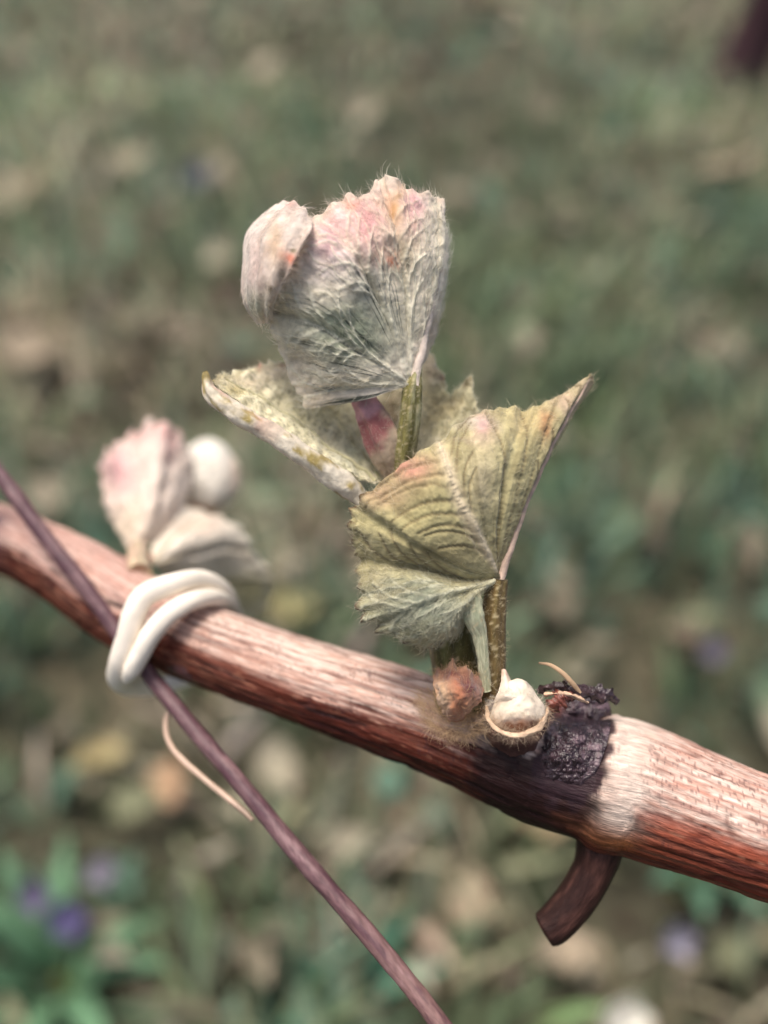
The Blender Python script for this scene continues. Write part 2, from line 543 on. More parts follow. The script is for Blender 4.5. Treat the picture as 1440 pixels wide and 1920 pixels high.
def flower(px, py, h, size, color, label, name="violet", cat="flower", group=None, npet=5):
    r = np.random.default_rng(int(px + py * 3))
    top = ground_at(px, py, h)
    root = empty(name, (top[0], top[1], zground(np.array([top[0]]), np.array([top[1]]))[0]))
    base = ORG[root.name]
    c = np.linspace(0, 1, 10)[:, None] * (top - base) + base
    c[:, 0] += .006 * np.sin(np.linspace(0, 3.14, 10))
    v, f, A, S = tube(c, np.full(10, .0009), 6)
    mk("stem", v, f, M_PETAL, root, col=np.repeat(lin(110, 134, 96)[None], len(v), 0))
    tx, tz = r.uniform(.5, 1.0), r.uniform(-.5, .5)
    for k in range(npet):
        v, _ = leaf_sheet(size * r.uniform(.5, .62), size * .46, .5, .25, 7, 5)
        v, f = thicken(v, 7, 5, .0003)
        v = rot(v, 0, -.35, k * 2 * math.pi / npet + r.uniform(-.15, .15))
        v = rot(v, tx, 0, tz) + top
        cc = lin(*color) * r.uniform(.8, 1.2)
        mk("petal", v, f, M_PETAL, root, col=np.repeat(cc[None], len(v), 0))
    s = np.linspace(0, math.pi, 7)
    a = np.linspace(0, 2 * math.pi, 9)[:-1]
    A, S2 = np.meshgrid(a, s, indexing='ij')
    v = np.stack([np.sin(S2) * np.cos(A), np.sin(S2) * np.sin(A), np.cos(S2)], -1).reshape(-1, 3) * size * .1 + top
    mk("flower_centre", v, grid_faces(8, 7, True), M_PETAL, root, col=np.repeat(lin(190, 160, 90)[None], len(v), 0))
    tag(root, label, cat, group)


GV = "wild violets in the grass"
flower(70, 1672, .08, .017, (112, 104, 132), "muted violet flower above the green leaf rosette", group=GV)
flower(130, 1722, .08, .018, (92, 86, 124), "deepest purple violet flower, over the green leaf rosette", group=GV)
flower(192, 1632, .07, .015, (138, 132, 146), "pale lavender violet flower beyond the leaf rosette", group=GV)
flower(1265, 1755, .075, .016, (150, 146, 160), "pale lavender violet flower below the broken side twig and cane", group=GV)
flower(1335, 1215, .04, .018, (108, 102, 122), "dull violet flower in the grass above the cane's thick end", group=GV)
flower(370, 335, .04, .035, (100, 102, 122), "distant violet flower in the grass beyond the top leaf", group=GV)
flower(1165, 1908, .09, .020, (246, 242, 230), "white flower in the grass under the broken side twig", name="white_flower", npet=7)


def rosette(px, py, n, size, color, label, seed):
    r = np.random.default_rng(seed)
    g = ground_at(px, py, .015)
    root = empty("leaf_rosette", (g[0], g[1], 0.0))
    for k in range(n):
        L = size * r.uniform(.75, 1.15)
        v, _ = leaf_sheet(L, L * r.uniform(.18, .26), -.35, .35, 11, 5)
        v, f = thicken(v, 11, 5, .0006)
        v = rot(v, 0, -r.uniform(.35, 1.0), k * 2 * math.pi / n + r.uniform(-.25, .25)) + g
        c = lin(*color) * r.uniform(.75, 1.2)
        mk("leaf", v, f, M_GRASS, root, col=np.repeat(c[None], len(v), 0))
    v, f, A, S = tube(np.linspace(0, 1, 5)[:, None] * np.array([0, 0, .018]) + [g[0], g[1], -.002], np.array([.005, .0055, .005, .004, .002]), 10)
    mk("crown", v, f, M_GRASS, root, col=np.repeat(lin(128, 128, 66)[None], len(v), 0))
    tag(root, label, "plant")


rosette(110, 1835, 9, .06, (104, 142, 108), "green rosette of strap shaped leaves under the purple violets", 5)
rosette(640, 1890, 7, .05, (84, 136, 112), "bluish green leaf rosette beneath the lower end of the rod", 9)
rosette(1290, 1640, 7, .05, (108, 146, 118), "grey green leaf rosette beneath the cane's thick end", 12)


def old_vine():
    g = ground_at(1366, 200)
    root = empty("old_grapevine", (g[0], g[1], 0))
    z = np.linspace(-.02, .9, 60)
    lean = ground_at(1372, 150)
    cx = g[0] + 0.30 * np.clip(z, 0, 1) * .3 + .012 * np.sin(z * 9)
    cy = g[1] + .05 * z
    c = np.stack([cx, cy, z], -1)
    rad = .027 + .018 * np.exp(-np.clip(z, 0, 1) / .05)

    def dp(A, S):
        q = np.stack([np.cos(A) * 3, np.sin(A) * 3, S * 14], -1)
        return .006 * fbm(q, 4, 2) + .003 * np.sin(A * 7 + 3 * S)
    v, f, A, S = tube(c, rad, 32, None, dp)
    col = lin(70, 48, 52)[None] * (1 + .5 * fbm(v * np.array([120, 120, 20]), 3, 8))[:, None]
    mk("trunk", v, f, M_TRUNK, root, col=col)
    for s in (-1, 1):
        t = np.linspace(0, 1, 30)
        c2 = np.stack([c[-1, 0] + s * .6 * t, c[-1, 1] + .05 * t, c[-1, 2] - .03 + .12 * np.sqrt(t) - .1 * t], -1)
        v, f, A, S = tube(c2, .015 - .007 * t, 14, None, lambda A, S: .002 * fbm(np.stack([np.cos(A) * 3, np.sin(A) * 3, S * 40], -1), 3, 4))
        mk("arm", v, f, M_TRUNK, root, col=lin(92, 68, 62)[None] * (1 + .4 * fbm(v * 60, 3, 8))[:, None])
    tag(root, "dark brown gnarled trunk standing in the far grass", "vine")


old_vine()

# ------------------------------------------------------------------ the grapevine cane
ROOT_AT = P([1100, 1455, 5])
VINE = empty("grapevine", ROOT_AT)
tag(VINE, "reddish brown vine cane carrying a pale woolly opening shoot and a blurred second one", "vine")

CANE = np.array([(-140, 950, 38.5, 58), (-60, 985, 35, 60), (0, 1010, 32, 62), (60, 1034, 29.2, 64), (130, 1070, 26.3, 68), (200, 1115, 23.3, 76), (260, 1152, 21, 76), (330, 1186, 18.6, 75), (400, 1215, 16, 74), (500, 1252, 13.4, 77),
                 (600, 1287, 11, 79), (700, 1321, 9.4, 82), (800, 1356, 8, 87), (900, 1394, 7, 93), (990, 1428, 6.2, 103), (1050, 1447, 5.7, 106), (1095, 1458, 5.4, 110), (1130, 1466, 5.1, 125), (1185, 1478, 4.6, 123), (1250, 1503, 3.6, 118),
                 (1350, 1540, 2, 113), (1440, 1572, 0.6, 110), (1540, 1607, -1, 108), (1660, 1648, -3, 107)], float)


def srgb_mix(a, b, t):
    return a * (1 - t[:, None]) + b * t[:, None]


def build_cane():
    n, seg = 720, 144
    tt = np.linspace(0, len(CANE) - 1, n)
    p = spline(CANE, tt)
    c = P(p[:, :3])
    r = p[:, 3] * (0.1 + p[:, 2] * 1e-3) / FPX

    def dp(A, S):
        s = S * 1000
        q = np.stack([np.cos(A) * 9, np.sin(A) * 9, s * .16], -1)
        st = fbm(q, 4, 3)
        q2 = np.stack([np.cos(A) * 22, np.sin(A) * 22, s * .3], -1)
        crack = np.exp(-(vnoise(np.stack([np.cos(A) * 5, np.sin(A) * 5, s * .09], -1), 9) / .06) ** 2)
        q3 = np.stack([np.cos(A) * 2, np.sin(A) * 2, s * .25], -1)
        pits = smooth(.45, .7, vnoise(np.stack([np.cos(A) * 16, np.sin(A) * 16, s * 1.6], -1), 19))
        return 1e-3 * (.13 * st + .13 * fbm(q2, 3, 6) - .22 * crack + .16 * vnoise(q3, 12) - .07 * pits)
    v, f, A, S = tube(c, r, seg, None, dp)
    s = S * 1000
    # px coordinate along the cane for features of the bark
    pxx = np.broadcast_to(p[:, 0], (seg, n)).reshape(-1)
    # angle: 0 = towards viewer/light, measured so that pi/2.. turns to the underside
    ca, sa = np.cos(A), np.sin(A)
    streak = fbm(np.stack([ca * 7, sa * 7, s * .12], -1), 4, 40)
    fine = fbm(np.stack([ca * 20, sa * 20, s * .5], -1), 3, 44)
    low = vnoise(np.stack([ca * 1.5, sa * 1.5, s * .07], -1), 48)
    pale, tan = lin(214, 190, 176), lin(172, 122, 98)
    rust, dark = lin(88, 40, 29), lin(34, 15, 14)
    # weathered silvery skin on the side open to the sky; worn to red brown fibres on the other, with underside shade painted in
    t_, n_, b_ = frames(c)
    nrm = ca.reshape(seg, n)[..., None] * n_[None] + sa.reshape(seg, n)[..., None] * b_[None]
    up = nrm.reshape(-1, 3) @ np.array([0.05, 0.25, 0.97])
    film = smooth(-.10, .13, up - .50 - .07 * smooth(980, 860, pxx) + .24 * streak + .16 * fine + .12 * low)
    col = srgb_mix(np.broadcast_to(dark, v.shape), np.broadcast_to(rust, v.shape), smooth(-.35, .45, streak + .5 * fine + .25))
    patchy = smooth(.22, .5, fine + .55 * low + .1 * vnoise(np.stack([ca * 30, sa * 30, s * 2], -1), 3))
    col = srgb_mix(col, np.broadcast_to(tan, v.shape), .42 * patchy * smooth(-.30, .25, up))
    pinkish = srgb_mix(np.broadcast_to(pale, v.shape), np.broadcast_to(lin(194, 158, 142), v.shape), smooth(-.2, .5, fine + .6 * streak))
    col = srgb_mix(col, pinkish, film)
    fib = fbm(np.stack([ca * 30, sa * 30, s * .05], -1), 3, 90)
    col = srgb_mix(col, np.broadcast_to(lin(132, 82, 66), v.shape), .55 * smooth(.08, .40, fib))
    col = srgb_mix(col, np.broadcast_to(lin(86, 44, 38), v.shape), .5 * smooth(.30, .5, fbm(np.stack([ca * 22, sa * 22, s * .08], -1), 3, 93)))
    rt = smooth(1170, 1260, pxx)
    redl = smooth(.08, .4, fbm(np.stack([ca * 20, sa * 20, s * .035], -1), 3, 95)) * rt
    col = srgb_mix(col, np.broadcast_to(lin(162, 84, 62), v.shape), .75 * redl * (.4 + .6 * smooth(.75, .3, up)))
    # dark flecks (lichen dots)
    fl = smooth(.42, .62, vnoise(np.stack([ca * 34 + .35 * s, sa * 34, s * 4.2], -1), 71)) * smooth(-.1, .3, vnoise(np.stack([ca * 3, sa * 3, s * .2], -1), 73))
    col = srgb_mix(col, np.broadcast_to(lin(70, 46, 48), v.shape), .6 * fl)
    crack = np.exp(-(vnoise(np.stack([ca * 5, sa * 5, s * .09], -1), 9) / .05) ** 2)
    col = srgb_mix(col, np.broadcast_to(lin(70, 36, 34), v.shape), .55 * crack)
    # dark bark round the scar, plus the shadow below the pruned stub painted in
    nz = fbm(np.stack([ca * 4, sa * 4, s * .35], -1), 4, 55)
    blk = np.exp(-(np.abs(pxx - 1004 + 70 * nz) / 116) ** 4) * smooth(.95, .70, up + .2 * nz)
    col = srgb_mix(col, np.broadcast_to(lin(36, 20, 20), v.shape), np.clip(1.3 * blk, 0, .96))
    # pale collar beyond the scar, orange below it
    collar = np.exp(-((pxx - 1160 + 25 * nz) / 40) ** 2) * smooth(-.35, .25, up + .2 * nz)
    col = srgb_mix(col, np.broadcast_to(lin(208, 190, 176), v.shape), .85 * collar)
    org = np.exp(-((pxx - 1165 + 30 * nz) / 60) ** 2) * np.exp(-((up + .12) / .22) ** 2)
    col = srgb_mix(col, np.broadcast_to(lin(178, 106, 58), v.shape), .7 * org)
    # dead bark of the node, flush with the knobbly scar
    rel = v - CAM
    dv = rel @ FW
    qx = 720 + FPX * (rel @ RX) / dv; qy = 960 - FPX * (rel @ UY) / dv
    ln = ((qx - 1078) * -.30 + (qy - 1396) * .954) / 112; wd = ((qx - 1078) * .954 + (qy - 1396) * .30) / 66
    face = smooth(-.1, .25, nrm.reshape(-1, 3) @ -FW)
    dn = face * smooth(1.22, .88, np.sqrt(np.abs(ln) ** 2.6 + np.abs(wd) ** 2.6) + .35 * fbm(np.stack([qx / 22, qy / 22, qx * 0], -1), 4, 91))
    col = srgb_mix(col, np.broadcast_to(lin(50, 35, 40), v.shape), np.clip(dn, 0, .97))
    # left node: dark scar, rosy bark
    lft = smooth(420, 200, pxx)
    col = srgb_mix(col, np.broadcast_to(lin(186, 140, 128), v.shape), .45 * lft * film)
    sc = np.exp(-((pxx - 12) / 30) ** 2) * np.exp(-((ca - 1.0) / .45) ** 2)
    col = srgb_mix(col, np.broadcast_to(lin(60, 46, 58), v.shape), np.clip(1.1 * sc, 0, 1))
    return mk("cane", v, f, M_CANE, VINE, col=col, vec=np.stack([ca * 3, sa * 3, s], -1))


cane = build_cane()


def blotch(pxy, base, spots, seed=0, warp=10.0):
    """pigment on a surface: base colour plus irregular spots (x, y, radius, colour, strength)"""
    c = np.broadcast_to(np.asarray(base, float), pxy.shape[:1] + (3,)).copy()
    q = np.concatenate([pxy / 26.0, np.zeros((len(pxy), 1))], 1)
    w = np.stack([fbm(q, 3, seed), fbm(q + 9.1, 3, seed + 5)], -1) * warp
    for x, y, r, col, s in spots:
        rx, ry = r if isinstance(r, tuple) else (r, r)
        d = (((pxy[:, 0] + w[:, 0] - x) / rx) ** 2 + ((pxy[:, 1] + w[:, 1] - y) / ry) ** 2)
        k = s * np.exp(-d)
        c = c * (1 - k[:, None]) + np.asarray(col)[None] * k[:, None]
    return c


class Sheet:
    """a leaf blade from spokes (px, py, mm) running out of its base"""

    def __init__(self, spokes, nu=260, nv=70, teeth=None, relief=.10, quilt=None, seed=0, vpow=1.0, flutter=0.0, net=None, crumple=0.0, pleat=None, cmask=None):
        ctrl = np.array(spokes, float)
        ns, nk = ctrl.shape[:2]
        self.ns = ns
        us = np.linspace(0, ns - 1, nu)
        vs = np.linspace(0, 1, nv) ** vpow
        g = spline(ctrl, us)                                          # nu, nk, 3
        g = np.swapaxes(spline(np.swapaxes(g, 0, 1), vs * (nk - 1)), 0, 1)   # nu, nv, 3
        if teeth is not None:
            d = g[:, -1, :2] - g[:, -6, :2]
            d /= np.linalg.norm(d, axis=1, keepdims=True) + 1e-9
            amp = teeth(us)
            w = smooth(.80, 1.0, vs) ** 1.3
            g[:, :, :2] += d[:, None, :] * (amp[:, None] * w[None])[..., None]
        if flutter:
            g[:, :, 2] += flutter * np.sin(us * 5.1 + seed)[:, None] * (vs ** 3)[None] * (0.6 + 0.4 * np.sin(us * 2.3))[:, None]
        self.us, self.vs, self.g = us, vs, g
        w = P(g)
        n = self.normals(w)
        h = relief * 1e-3 * fbm(np.concatenate([g[..., :2] / 16.0, g[..., 2:] * .3], -1), 4, seed)
        if quilt:
            veins, amp = quilt
            dist = np.min(np.abs(us[:, None] - np.array(veins)[None]), 1)
            h = h + amp * 1e-3 * (smooth(0, .42, dist)[:, None] - .5) * smooth(.05, .5, vs)[None]
        if crumple:
            h = h + crumple * 1e-3 * fbm(np.concatenate([g[..., :2] / 48.0, g[..., 2:] * 0], -1), 3, seed + 40) * smooth(.1, .6, vs)[None] * (1.0 if cmask is None else cmask(us)[:, None])
        if pleat:
            h = h + pleat[1] * 1e-3 * np.sin(vs * pleat[0] * 2 * math.pi + .8 * np.sin(us * 1.3)[:, None])
        self.net = np.zeros((nu, nv))
        if net:
            self.nu, self.nv = nu, nv
            for (uv, w0, w1, hgt) in net:                 # half widths in photo pixels, height in mm
                uv = np.array(uv, float)
                q = spline(uv, np.linspace(0, len(uv) - 1, 40)) if len(uv) > 2 else uv[0] + (uv[1] - uv[0]) * np.linspace(0, 1, 40)[:, None]
                iu = np.clip(np.interp(q[:, 0], us, np.arange(nu)), 0, nu - 1).round().astype(int)
                iv = np.clip(np.interp(q[:, 1], vs, np.arange(nv)), 0, nv - 1).round().astype(int)
                pts = g[iu, iv, :2]
                wd = np.linspace(w0, w1, 40)
                lo, hi = max(0, iu.min() - 40), min(nu, iu.max() + 41)
                sub = g[lo:hi, :, :2]
                m = np.zeros(sub.shape[:2])
                for k in range(40):
                    d2 = ((sub - pts[k]) ** 2).sum(-1)
                    m = np.maximum(m, np.exp(-d2 / (wd[k] ** 2)))
                self.net[lo:hi] = np.maximum(self.net[lo:hi], m)
                h[lo:hi] += hgt * 1e-3 * m
        w = w + n * h[..., None]
        self.w = w
        self.n = self.normals(w)
        self.nu, self.nv = nu, nv

    @staticmethod
    def normals(w):
        du = np.gradient(w, axis=0); dv = np.gradient(w, axis=1)
        n = np.cross(du, dv)
        n /= np.linalg.norm(n, axis=-1, keepdims=True) + 1e-15
        mid = n[n.shape[0] // 2, n.shape[1] // 2]
        if mid @ FW > 0:
            n = -n
        return n

    def at(self, u, v):
        iu = np.clip(np.interp(u, self.us, np.arange(self.nu)), 0, self.nu - 1.001)
        iv = np.clip(np.interp(v, self.vs, np.arange(self.nv)), 0, self.nv - 1.001)
        a, b = iu.astype(int), iv.astype(int)
        fu, fv = (iu - a)[..., None], (iv - b)[..., None]

        def bl(x):
            return x[a, b] * (1 - fu) * (1 - fv) + x[a + 1, b] * fu * (1 - fv) + x[a, b + 1] * (1 - fu) * fv + x[a + 1, b + 1] * fu * fv
        return bl(self.w), bl(self.n), bl(self.g)

    def mesh(self, name, colfn, parent, thick=.16, mat=None, netcol=None):
        nu, nv = self.nu, self.nv
        n = nu * nv
        front = self.w.reshape(-1, 3)
        back = (self.w - self.n * thick * 1e-3).reshape(-1, 3)
        f = grid_faces(nu, nv)
        idx = np.arange(n).reshape(nu, nv)
        ring = np.concatenate([idx[:, -1], idx[::-1, 0][0:1], ]) if False else None
        rim = idx[:, -1]
        side = np.stack([rim[:-1], rim[1:], rim[1:] + n, rim[:-1] + n], -1)
        e0, e1 = idx[0], idx[-1]
        s0 = np.stack([e0[:-1], e0[1:], e0[1:] + n, e0[:-1] + n], -1)
        s1 = np.stack([e1[:-1], e1[1:], e1[1:] + n, e1[:-1] + n], -1)
        faces = np.concatenate([f, f[:, ::-1] + n, side, s0[:, ::-1], s1])
        U = np.repeat(self.us, nv); V = np.tile(self.vs, nu)
        c = colfn(self.g.reshape(-1, 3)[:, :2], U, V)
        if netcol is not None:
            k = np.clip(self.net.reshape(-1) * netcol[1], 0, 1)
            nc = netcol[0](self.g.reshape(-1, 3)[:, :2], U, V) if callable(netcol[0]) else np.asarray(netcol[0])[None]
            c = c * (1 - k[:, None]) + nc * k[:, None]
        return mk(name, np.concatenate([front, back]), faces, mat or M_LEAF, parent, col=np.concatenate([c, c]))

    def vein(self, parent, uv, r0, r1, color, n=36, lift=.25):
        """a raised vein along the polyline uv = [(u, v), ...]; radii in mm"""
        uv = np.array(uv, float)
        q = spline(uv, np.linspace(0, len(uv) - 1, n)) if len(uv) > 2 else uv[0] + (uv[1] - uv[0]) * np.linspace(0, 1, n)[:, None]
        w, nn, g = self.at(q[:, 0], q[:, 1])
        r = np.linspace(r0, r1, n) * 1e-3
        w = w + nn * (r * lift)[:, None]
        v, f, A, S = tube(w, r, 7)
        c = np.asarray(color)[None] * (1 + .18 * fbm(v * 1500, 3, 4))[:, None]
        return mk("vein", v, f, M_LEAF, parent, col=c)


def ribbons(root, direc, nrm, length, width, lift, curl, rng, color, K=4):
    """fine hairs as narrow ribbons: roots (n,3), directions, normals"""
    n = len(root)
    s = np.linspace(0, 1, K)
    side0 = np.cross(direc, nrm)
    pos = root[:, None] + direc[:, None] * (length[:, None] * s)[..., None] \
        + nrm[:, None] * (lift[:, None] * length[:, None] * np.sin(s * 2.4))[..., None] \
        + side0[:, None] * (curl[:, None] * length[:, None] * s ** 2)[..., None]
    rv = rng.normal(size=(n, 3))
    sd = np.cross(direc, rv)
    sd /= np.linalg.norm(sd, axis=1, keepdims=True) + 1e-12
    ww = width[:, None] * np.array([1, 1, .8, .25])[None, :K] * .5
    A = pos + sd[:, None] * ww[..., None]
    B = pos - sd[:, None] * ww[..., None]
    V = np.stack([A, B], 2).reshape(-1, 3)
    base = (np.arange(n) * K * 2)[:, None]
    k = np.arange(K - 1) * 2
    F = np.stack([base + k, base + k + 1, base + k + 3, base + k + 2], -1).reshape(-1, 4)
    C = np.repeat(color, K * 2, 0)
    return V, F, C


def wool(sheet, parent, n, dens, seed, length=(.6, 1.8), width=.022, color=(220, 214, 198), lift=(.05, .45), along=None, rim=0, tint=None):
    """white felt on a leaf face; dens(pxy, u, v) is the chance of a hair"""
    r = np.random.default_rng(seed)
    u = r.uniform(0, sheet.ns - 1, n); v = np.sqrt(r.random(n))
    if rim:
        u = np.concatenate([u, r.uniform(0, sheet.ns - 1, rim)]); v = np.concatenate([v, r.uniform(.97, 1, rim)])
    w, nn, g = sheet.at(u, v)
    is_rim = np.arange(len(u)) >= n
    keep = (r.random(len(u)) < dens(g[:, :2], u, v)) | (is_rim & (r.random(len(u)) < .7))
    u, v, w, nn, is_rim, g = u[keep], v[keep], w[keep], nn[keep], is_rim[keep], g[keep]
    w2, _, _ = sheet.at(u, np.clip(v + .03, 0, 1)); w1, _, _ = sheet.at(u, np.clip(v - .03, 0, 1))
    d = w2 - w1
    d /= np.linalg.norm(d, axis=1, keepdims=True) + 1e-12
    side = np.cross(d, nn)
    ang = r.normal(0, 1.0 if along is None else along, len(u))
    dr = d * np.cos(ang)[:, None] + side * np.sin(ang)[:, None] + nn * r.normal(0, .12, len(u))[:, None]
    dr[is_rim] += nn[is_rim] * r.normal(0, .5, (is_rim.sum(), 1))
    dr /= np.linalg.norm(dr, axis=1, keepdims=True)
    L = r.uniform(*length, len(u)) * 1e-3
    L[is_rim] *= .5
    c = lin(*color)[None] * r.uniform(.75, 1.12, (len(u), 1))
    if tint is not None:
        c = c * .5 + .5 * np.clip(tint(g[:, :2], u, v) * 1.2, 0, .85)
    V, F, C = ribbons(w + nn * 2e-5, dr, nn, L, np.full(len(u), width * 1e-3) * r.uniform(.6, 1.5, len(u)), r.uniform(*lift, len(u)), r.normal(0, .35, len(u)), r, c)
    o = mk("wool", V, F, M_WOOL, parent, col=C)
    tag(o, kind="stuff")
    return o


def saw(us, period, amp, phase=0.0, jitter=.35, seed=0):
    x = us / period + phase
    k = np.floor(x).astype(int); f = x - k
    j = _hash(k, k * 0 + 3, k * 0, seed)
    return amp * (1 - jitter + 2 * jitter * j) * np.where(f < .62, f / .62, (1 - f) / .38) ** 1.2


def branches(main, side, n, v0, v1, reach, w, hgt, rng, twigs=True):
    """side veins leaving a main vein (polyline uv) towards u + side * reach"""
    out = []
    mv = np.array(main, float)
    for k in range(n):
        v = v0 + (v1 - v0) * (k + rng.uniform(-.25, .25)) / max(1, n - 1)
        u = np.interp(v, mv[:, 1], mv[:, 0])
        dv = rng.uniform(.20, .30)
        rr = reach * rng.uniform(.85, 1.1)
        off = 0.0 if twigs else .22
        p0, p1 = (u + side * off, v + .1 * off), (u + side * rr, min(.99, v + dv))
        pm = (u + side * rr * .5, v + dv * .62)
        out.append(([p0, pm, p1], w, w * .5, hgt))
        for t in (.35, .65) if twigs else ():                            # twigs off the side vein
            a = (u + side * rr * t, v + dv * t * 1.08)
            out.append(([a, (a[0] + side * .12 * rr, min(.99, a[1] + .10)), (a[0] + side * .05 * rr, min(.99, a[1] + .17))], w * .6, w * .35, hgt * .6))
    return out


WHITE = lin(222, 212, 198); CREAM = lin(210, 198, 176); PINK = lin(206, 160, 166); ROSE = lin(196, 122, 132)
SAGE = lin(158, 168, 142); DEEP = lin(106, 120, 96); OLIVE = lin(128, 122, 82); TANG = lin(176, 160, 122); ORANGE = lin(214, 148, 116); BROWN = lin(112, 84, 54)

# ---- leaf A: the top leaf, woolly underside to the viewer
A_SP = [
    [(770, 722, 0), (705, 742, -.8), (640, 756, -.2), (578, 762, 1.5)],
    [(770, 722, 0), (690, 718, -1.6), (620, 718, -1.2), (556, 724, 1.2)],
    [(770, 722, 0), (680, 692, -2.4), (600, 672, -2.6), (530, 645, .6)],
    [(770, 722, 0), (672, 662, -3), (590, 615, -4), (508, 594, -.8)],
    [(770, 722, 0), (672, 632, -3.4), (595, 565, -5), (506, 548, -3)],
    [(770, 722, 0), (690, 602, -3.5), (615, 512, -5.8), (535, 472, -4.4)],
    [(770, 722, 0), (706, 572, -3.4), (645, 470, -5.8), (578, 410, -3)],
    [(770, 722, 0), (726, 560, -3), (685, 450, -5), (640, 380, -2)],
    [(770, 722, 0), (745, 552, -2.5), (716, 440, -4), (686, 370, -2)],
    [(770, 722, 0), (762, 550, -2), (746, 440, -3), (722, 336, -1)],
    [(770, 722, 0), (781, 560, -1.5), (783, 450, -2), (768, 362, -.6)],
    [(770, 722, 0), (795, 572, -.8), (813, 470, -.8), (814, 372, .6)],
    [(772, 722, 0), (804, 592, .2), (829, 492, .6), (833, 415, 2.4)],
    [(774, 722, .6), (807, 620, 2), (827, 530, 3), (829, 455, 5)],
    [(776, 722, 1.6), (806, 650, 4), (818, 580, 6.5), (822, 500, 9)],
]


def tooth_A(us):
    a = saw(us, .55, 7, .2, .5, 3)
    return np.where(us < 4.2, a * .6, a) * smooth(12.3, 11.8, us) + 20 * np.exp(-((us - 11.55) / .06) ** 2)


vr = np.random.default_rng(3)
MA = [[(12.0, 0), (12.05, .5), (12.1, .98)], [(9.4, .02), (9.0, .4), (8.6, .97)], [(6.8, .02), (6.4, .5), (6.2, .97)], [(3.4, .02), (3.1, .5), (3.0, .97)], [(.9, .02), (.7, .5), (.5, .97)]]
netA = [(m, 6, 3, .22) for m in MA[1:]]
netA += branches(MA[0], -1, 6, .15, .75, 1.5, 3.2, .14, vr) + branches(MA[1], 1, 5, .2, .72, 1.4, 3.2, .14, vr) + branches(MA[1], -1, 5, .2, .72, 1.3, 3.2, .14, vr)
netA += branches(MA[2], 1, 5, .2, .72, 1.2, 3.2, .14, vr) + branches(MA[2], -1, 5, .2, .72, 1.6, 3.2, .14, vr) + branches(MA[3], 1, 5, .2, .72, 1.5, 3.0, .14, vr) + branches(MA[3], -1, 5, .2, .72, 1.2, 3.0, .14, vr) + branches(MA[4], 1, 4, .25, .7, 1.1, 3.0, .12, vr)
leafA = Sheet(A_SP, 460, 120, tooth_A, relief=.18, quilt=([0.6, 3.1, 6.3, 8.9, 12.0], .8), seed=2, flutter=.5, net=netA, crumple=.5, cmask=lambda us: .15 + .85 * smooth(12.2, 10.6, us))


def colA(p, u, v):
    c = blotch(p, lin(246, 234, 214), [
        (690, 400, (90, 56), lin(224, 190, 186), .8), (620, 450, (34, 48), lin(218, 168, 172), .85), (688, 430, (26, 46), lin(206, 138, 142), .65), (772, 385, (20, 55), lin(218, 168, 174), .85), (735, 395, (18, 36), lin(204, 160, 108), .95),
        (665, 395, (16, 10), ORANGE, .6), (737, 496, (13, 13), lin(222, 128, 96), 1), (710, 480, (26, 22), lin(198, 150, 130), .6), (760, 470, (26, 50), TANG, .55),
        (650, 610, (110, 60), SAGE, .92), (660, 650, (75, 40), DEEP, .8), (690, 540, (30, 45), lin(150, 152, 140), .7), (620, 500, (40, 40), lin(196, 186, 190), .6), (560, 680, (30, 40), lin(190, 180, 160), .6),
        (700, 715, (70, 12), lin(150, 152, 130), .7), (620, 745, (50, 14), CREAM, .9), (815, 470, (16, 80), WHITE, .7), (800, 620, (14, 60), lin(206, 186, 172), .7),
        (505, 592, (14, 10), BROWN, .95), (525, 640, (9, 9), OLIVE, .7)], 3, 14)
    # dark green streaks where the felt has parted between the veins
    q = np.stack([u * 7, v * 1.7 + u * .2, u * 0], -1)
    k = smooth(.12, .5, fbm(q, 3, 14)) * smooth(420, 560, p[:, 1] + 30 * fbm(q * .7, 2, 3)) * smooth(.12, .3, v) * smooth(790, 760, p[:, 0]) * smooth(.95, .72, v)
    c = c * (1 - .92 * k[:, None]) + lin(58, 70, 56)[None] * .85 * k[:, None]
    rim = smooth(.93, .99, v) * (u > 5.5) * (u < 12.2)
    return c * (1 - .7 * rim[:, None]) + lin(222, 202, 184)[None] * .7 * rim[:, None]


oA = leafA.mesh("leaf", colA, VINE, netcol=(lambda p, u, v: blotch(p, lin(228, 224, 202), [(690, 410, (110, 60), lin(230, 206, 184), .9), (735, 400, (20, 40), lin(214, 176, 128), .5)], 8, 8), .7))
tag(oA, "topmost pale leaf, woolly underside with pink upper margin")
VC = lin(206, 202, 184)
leafA.vein(oA, [(12.0, .0), (12.05, .4), (12.1, .97)], .62, .30, lin(230, 214, 200))
wool(leafA, oA, 10000, lambda p, u, v: .12 + .9 * smooth(.25, -.25, fbm(np.stack([u * 7, v * 1.7 + u * .2, u * 0], -1), 3, 14)), 5, (.5, 1.9), .027, (228, 222, 208), (.02, .26), .55, 260, colA)

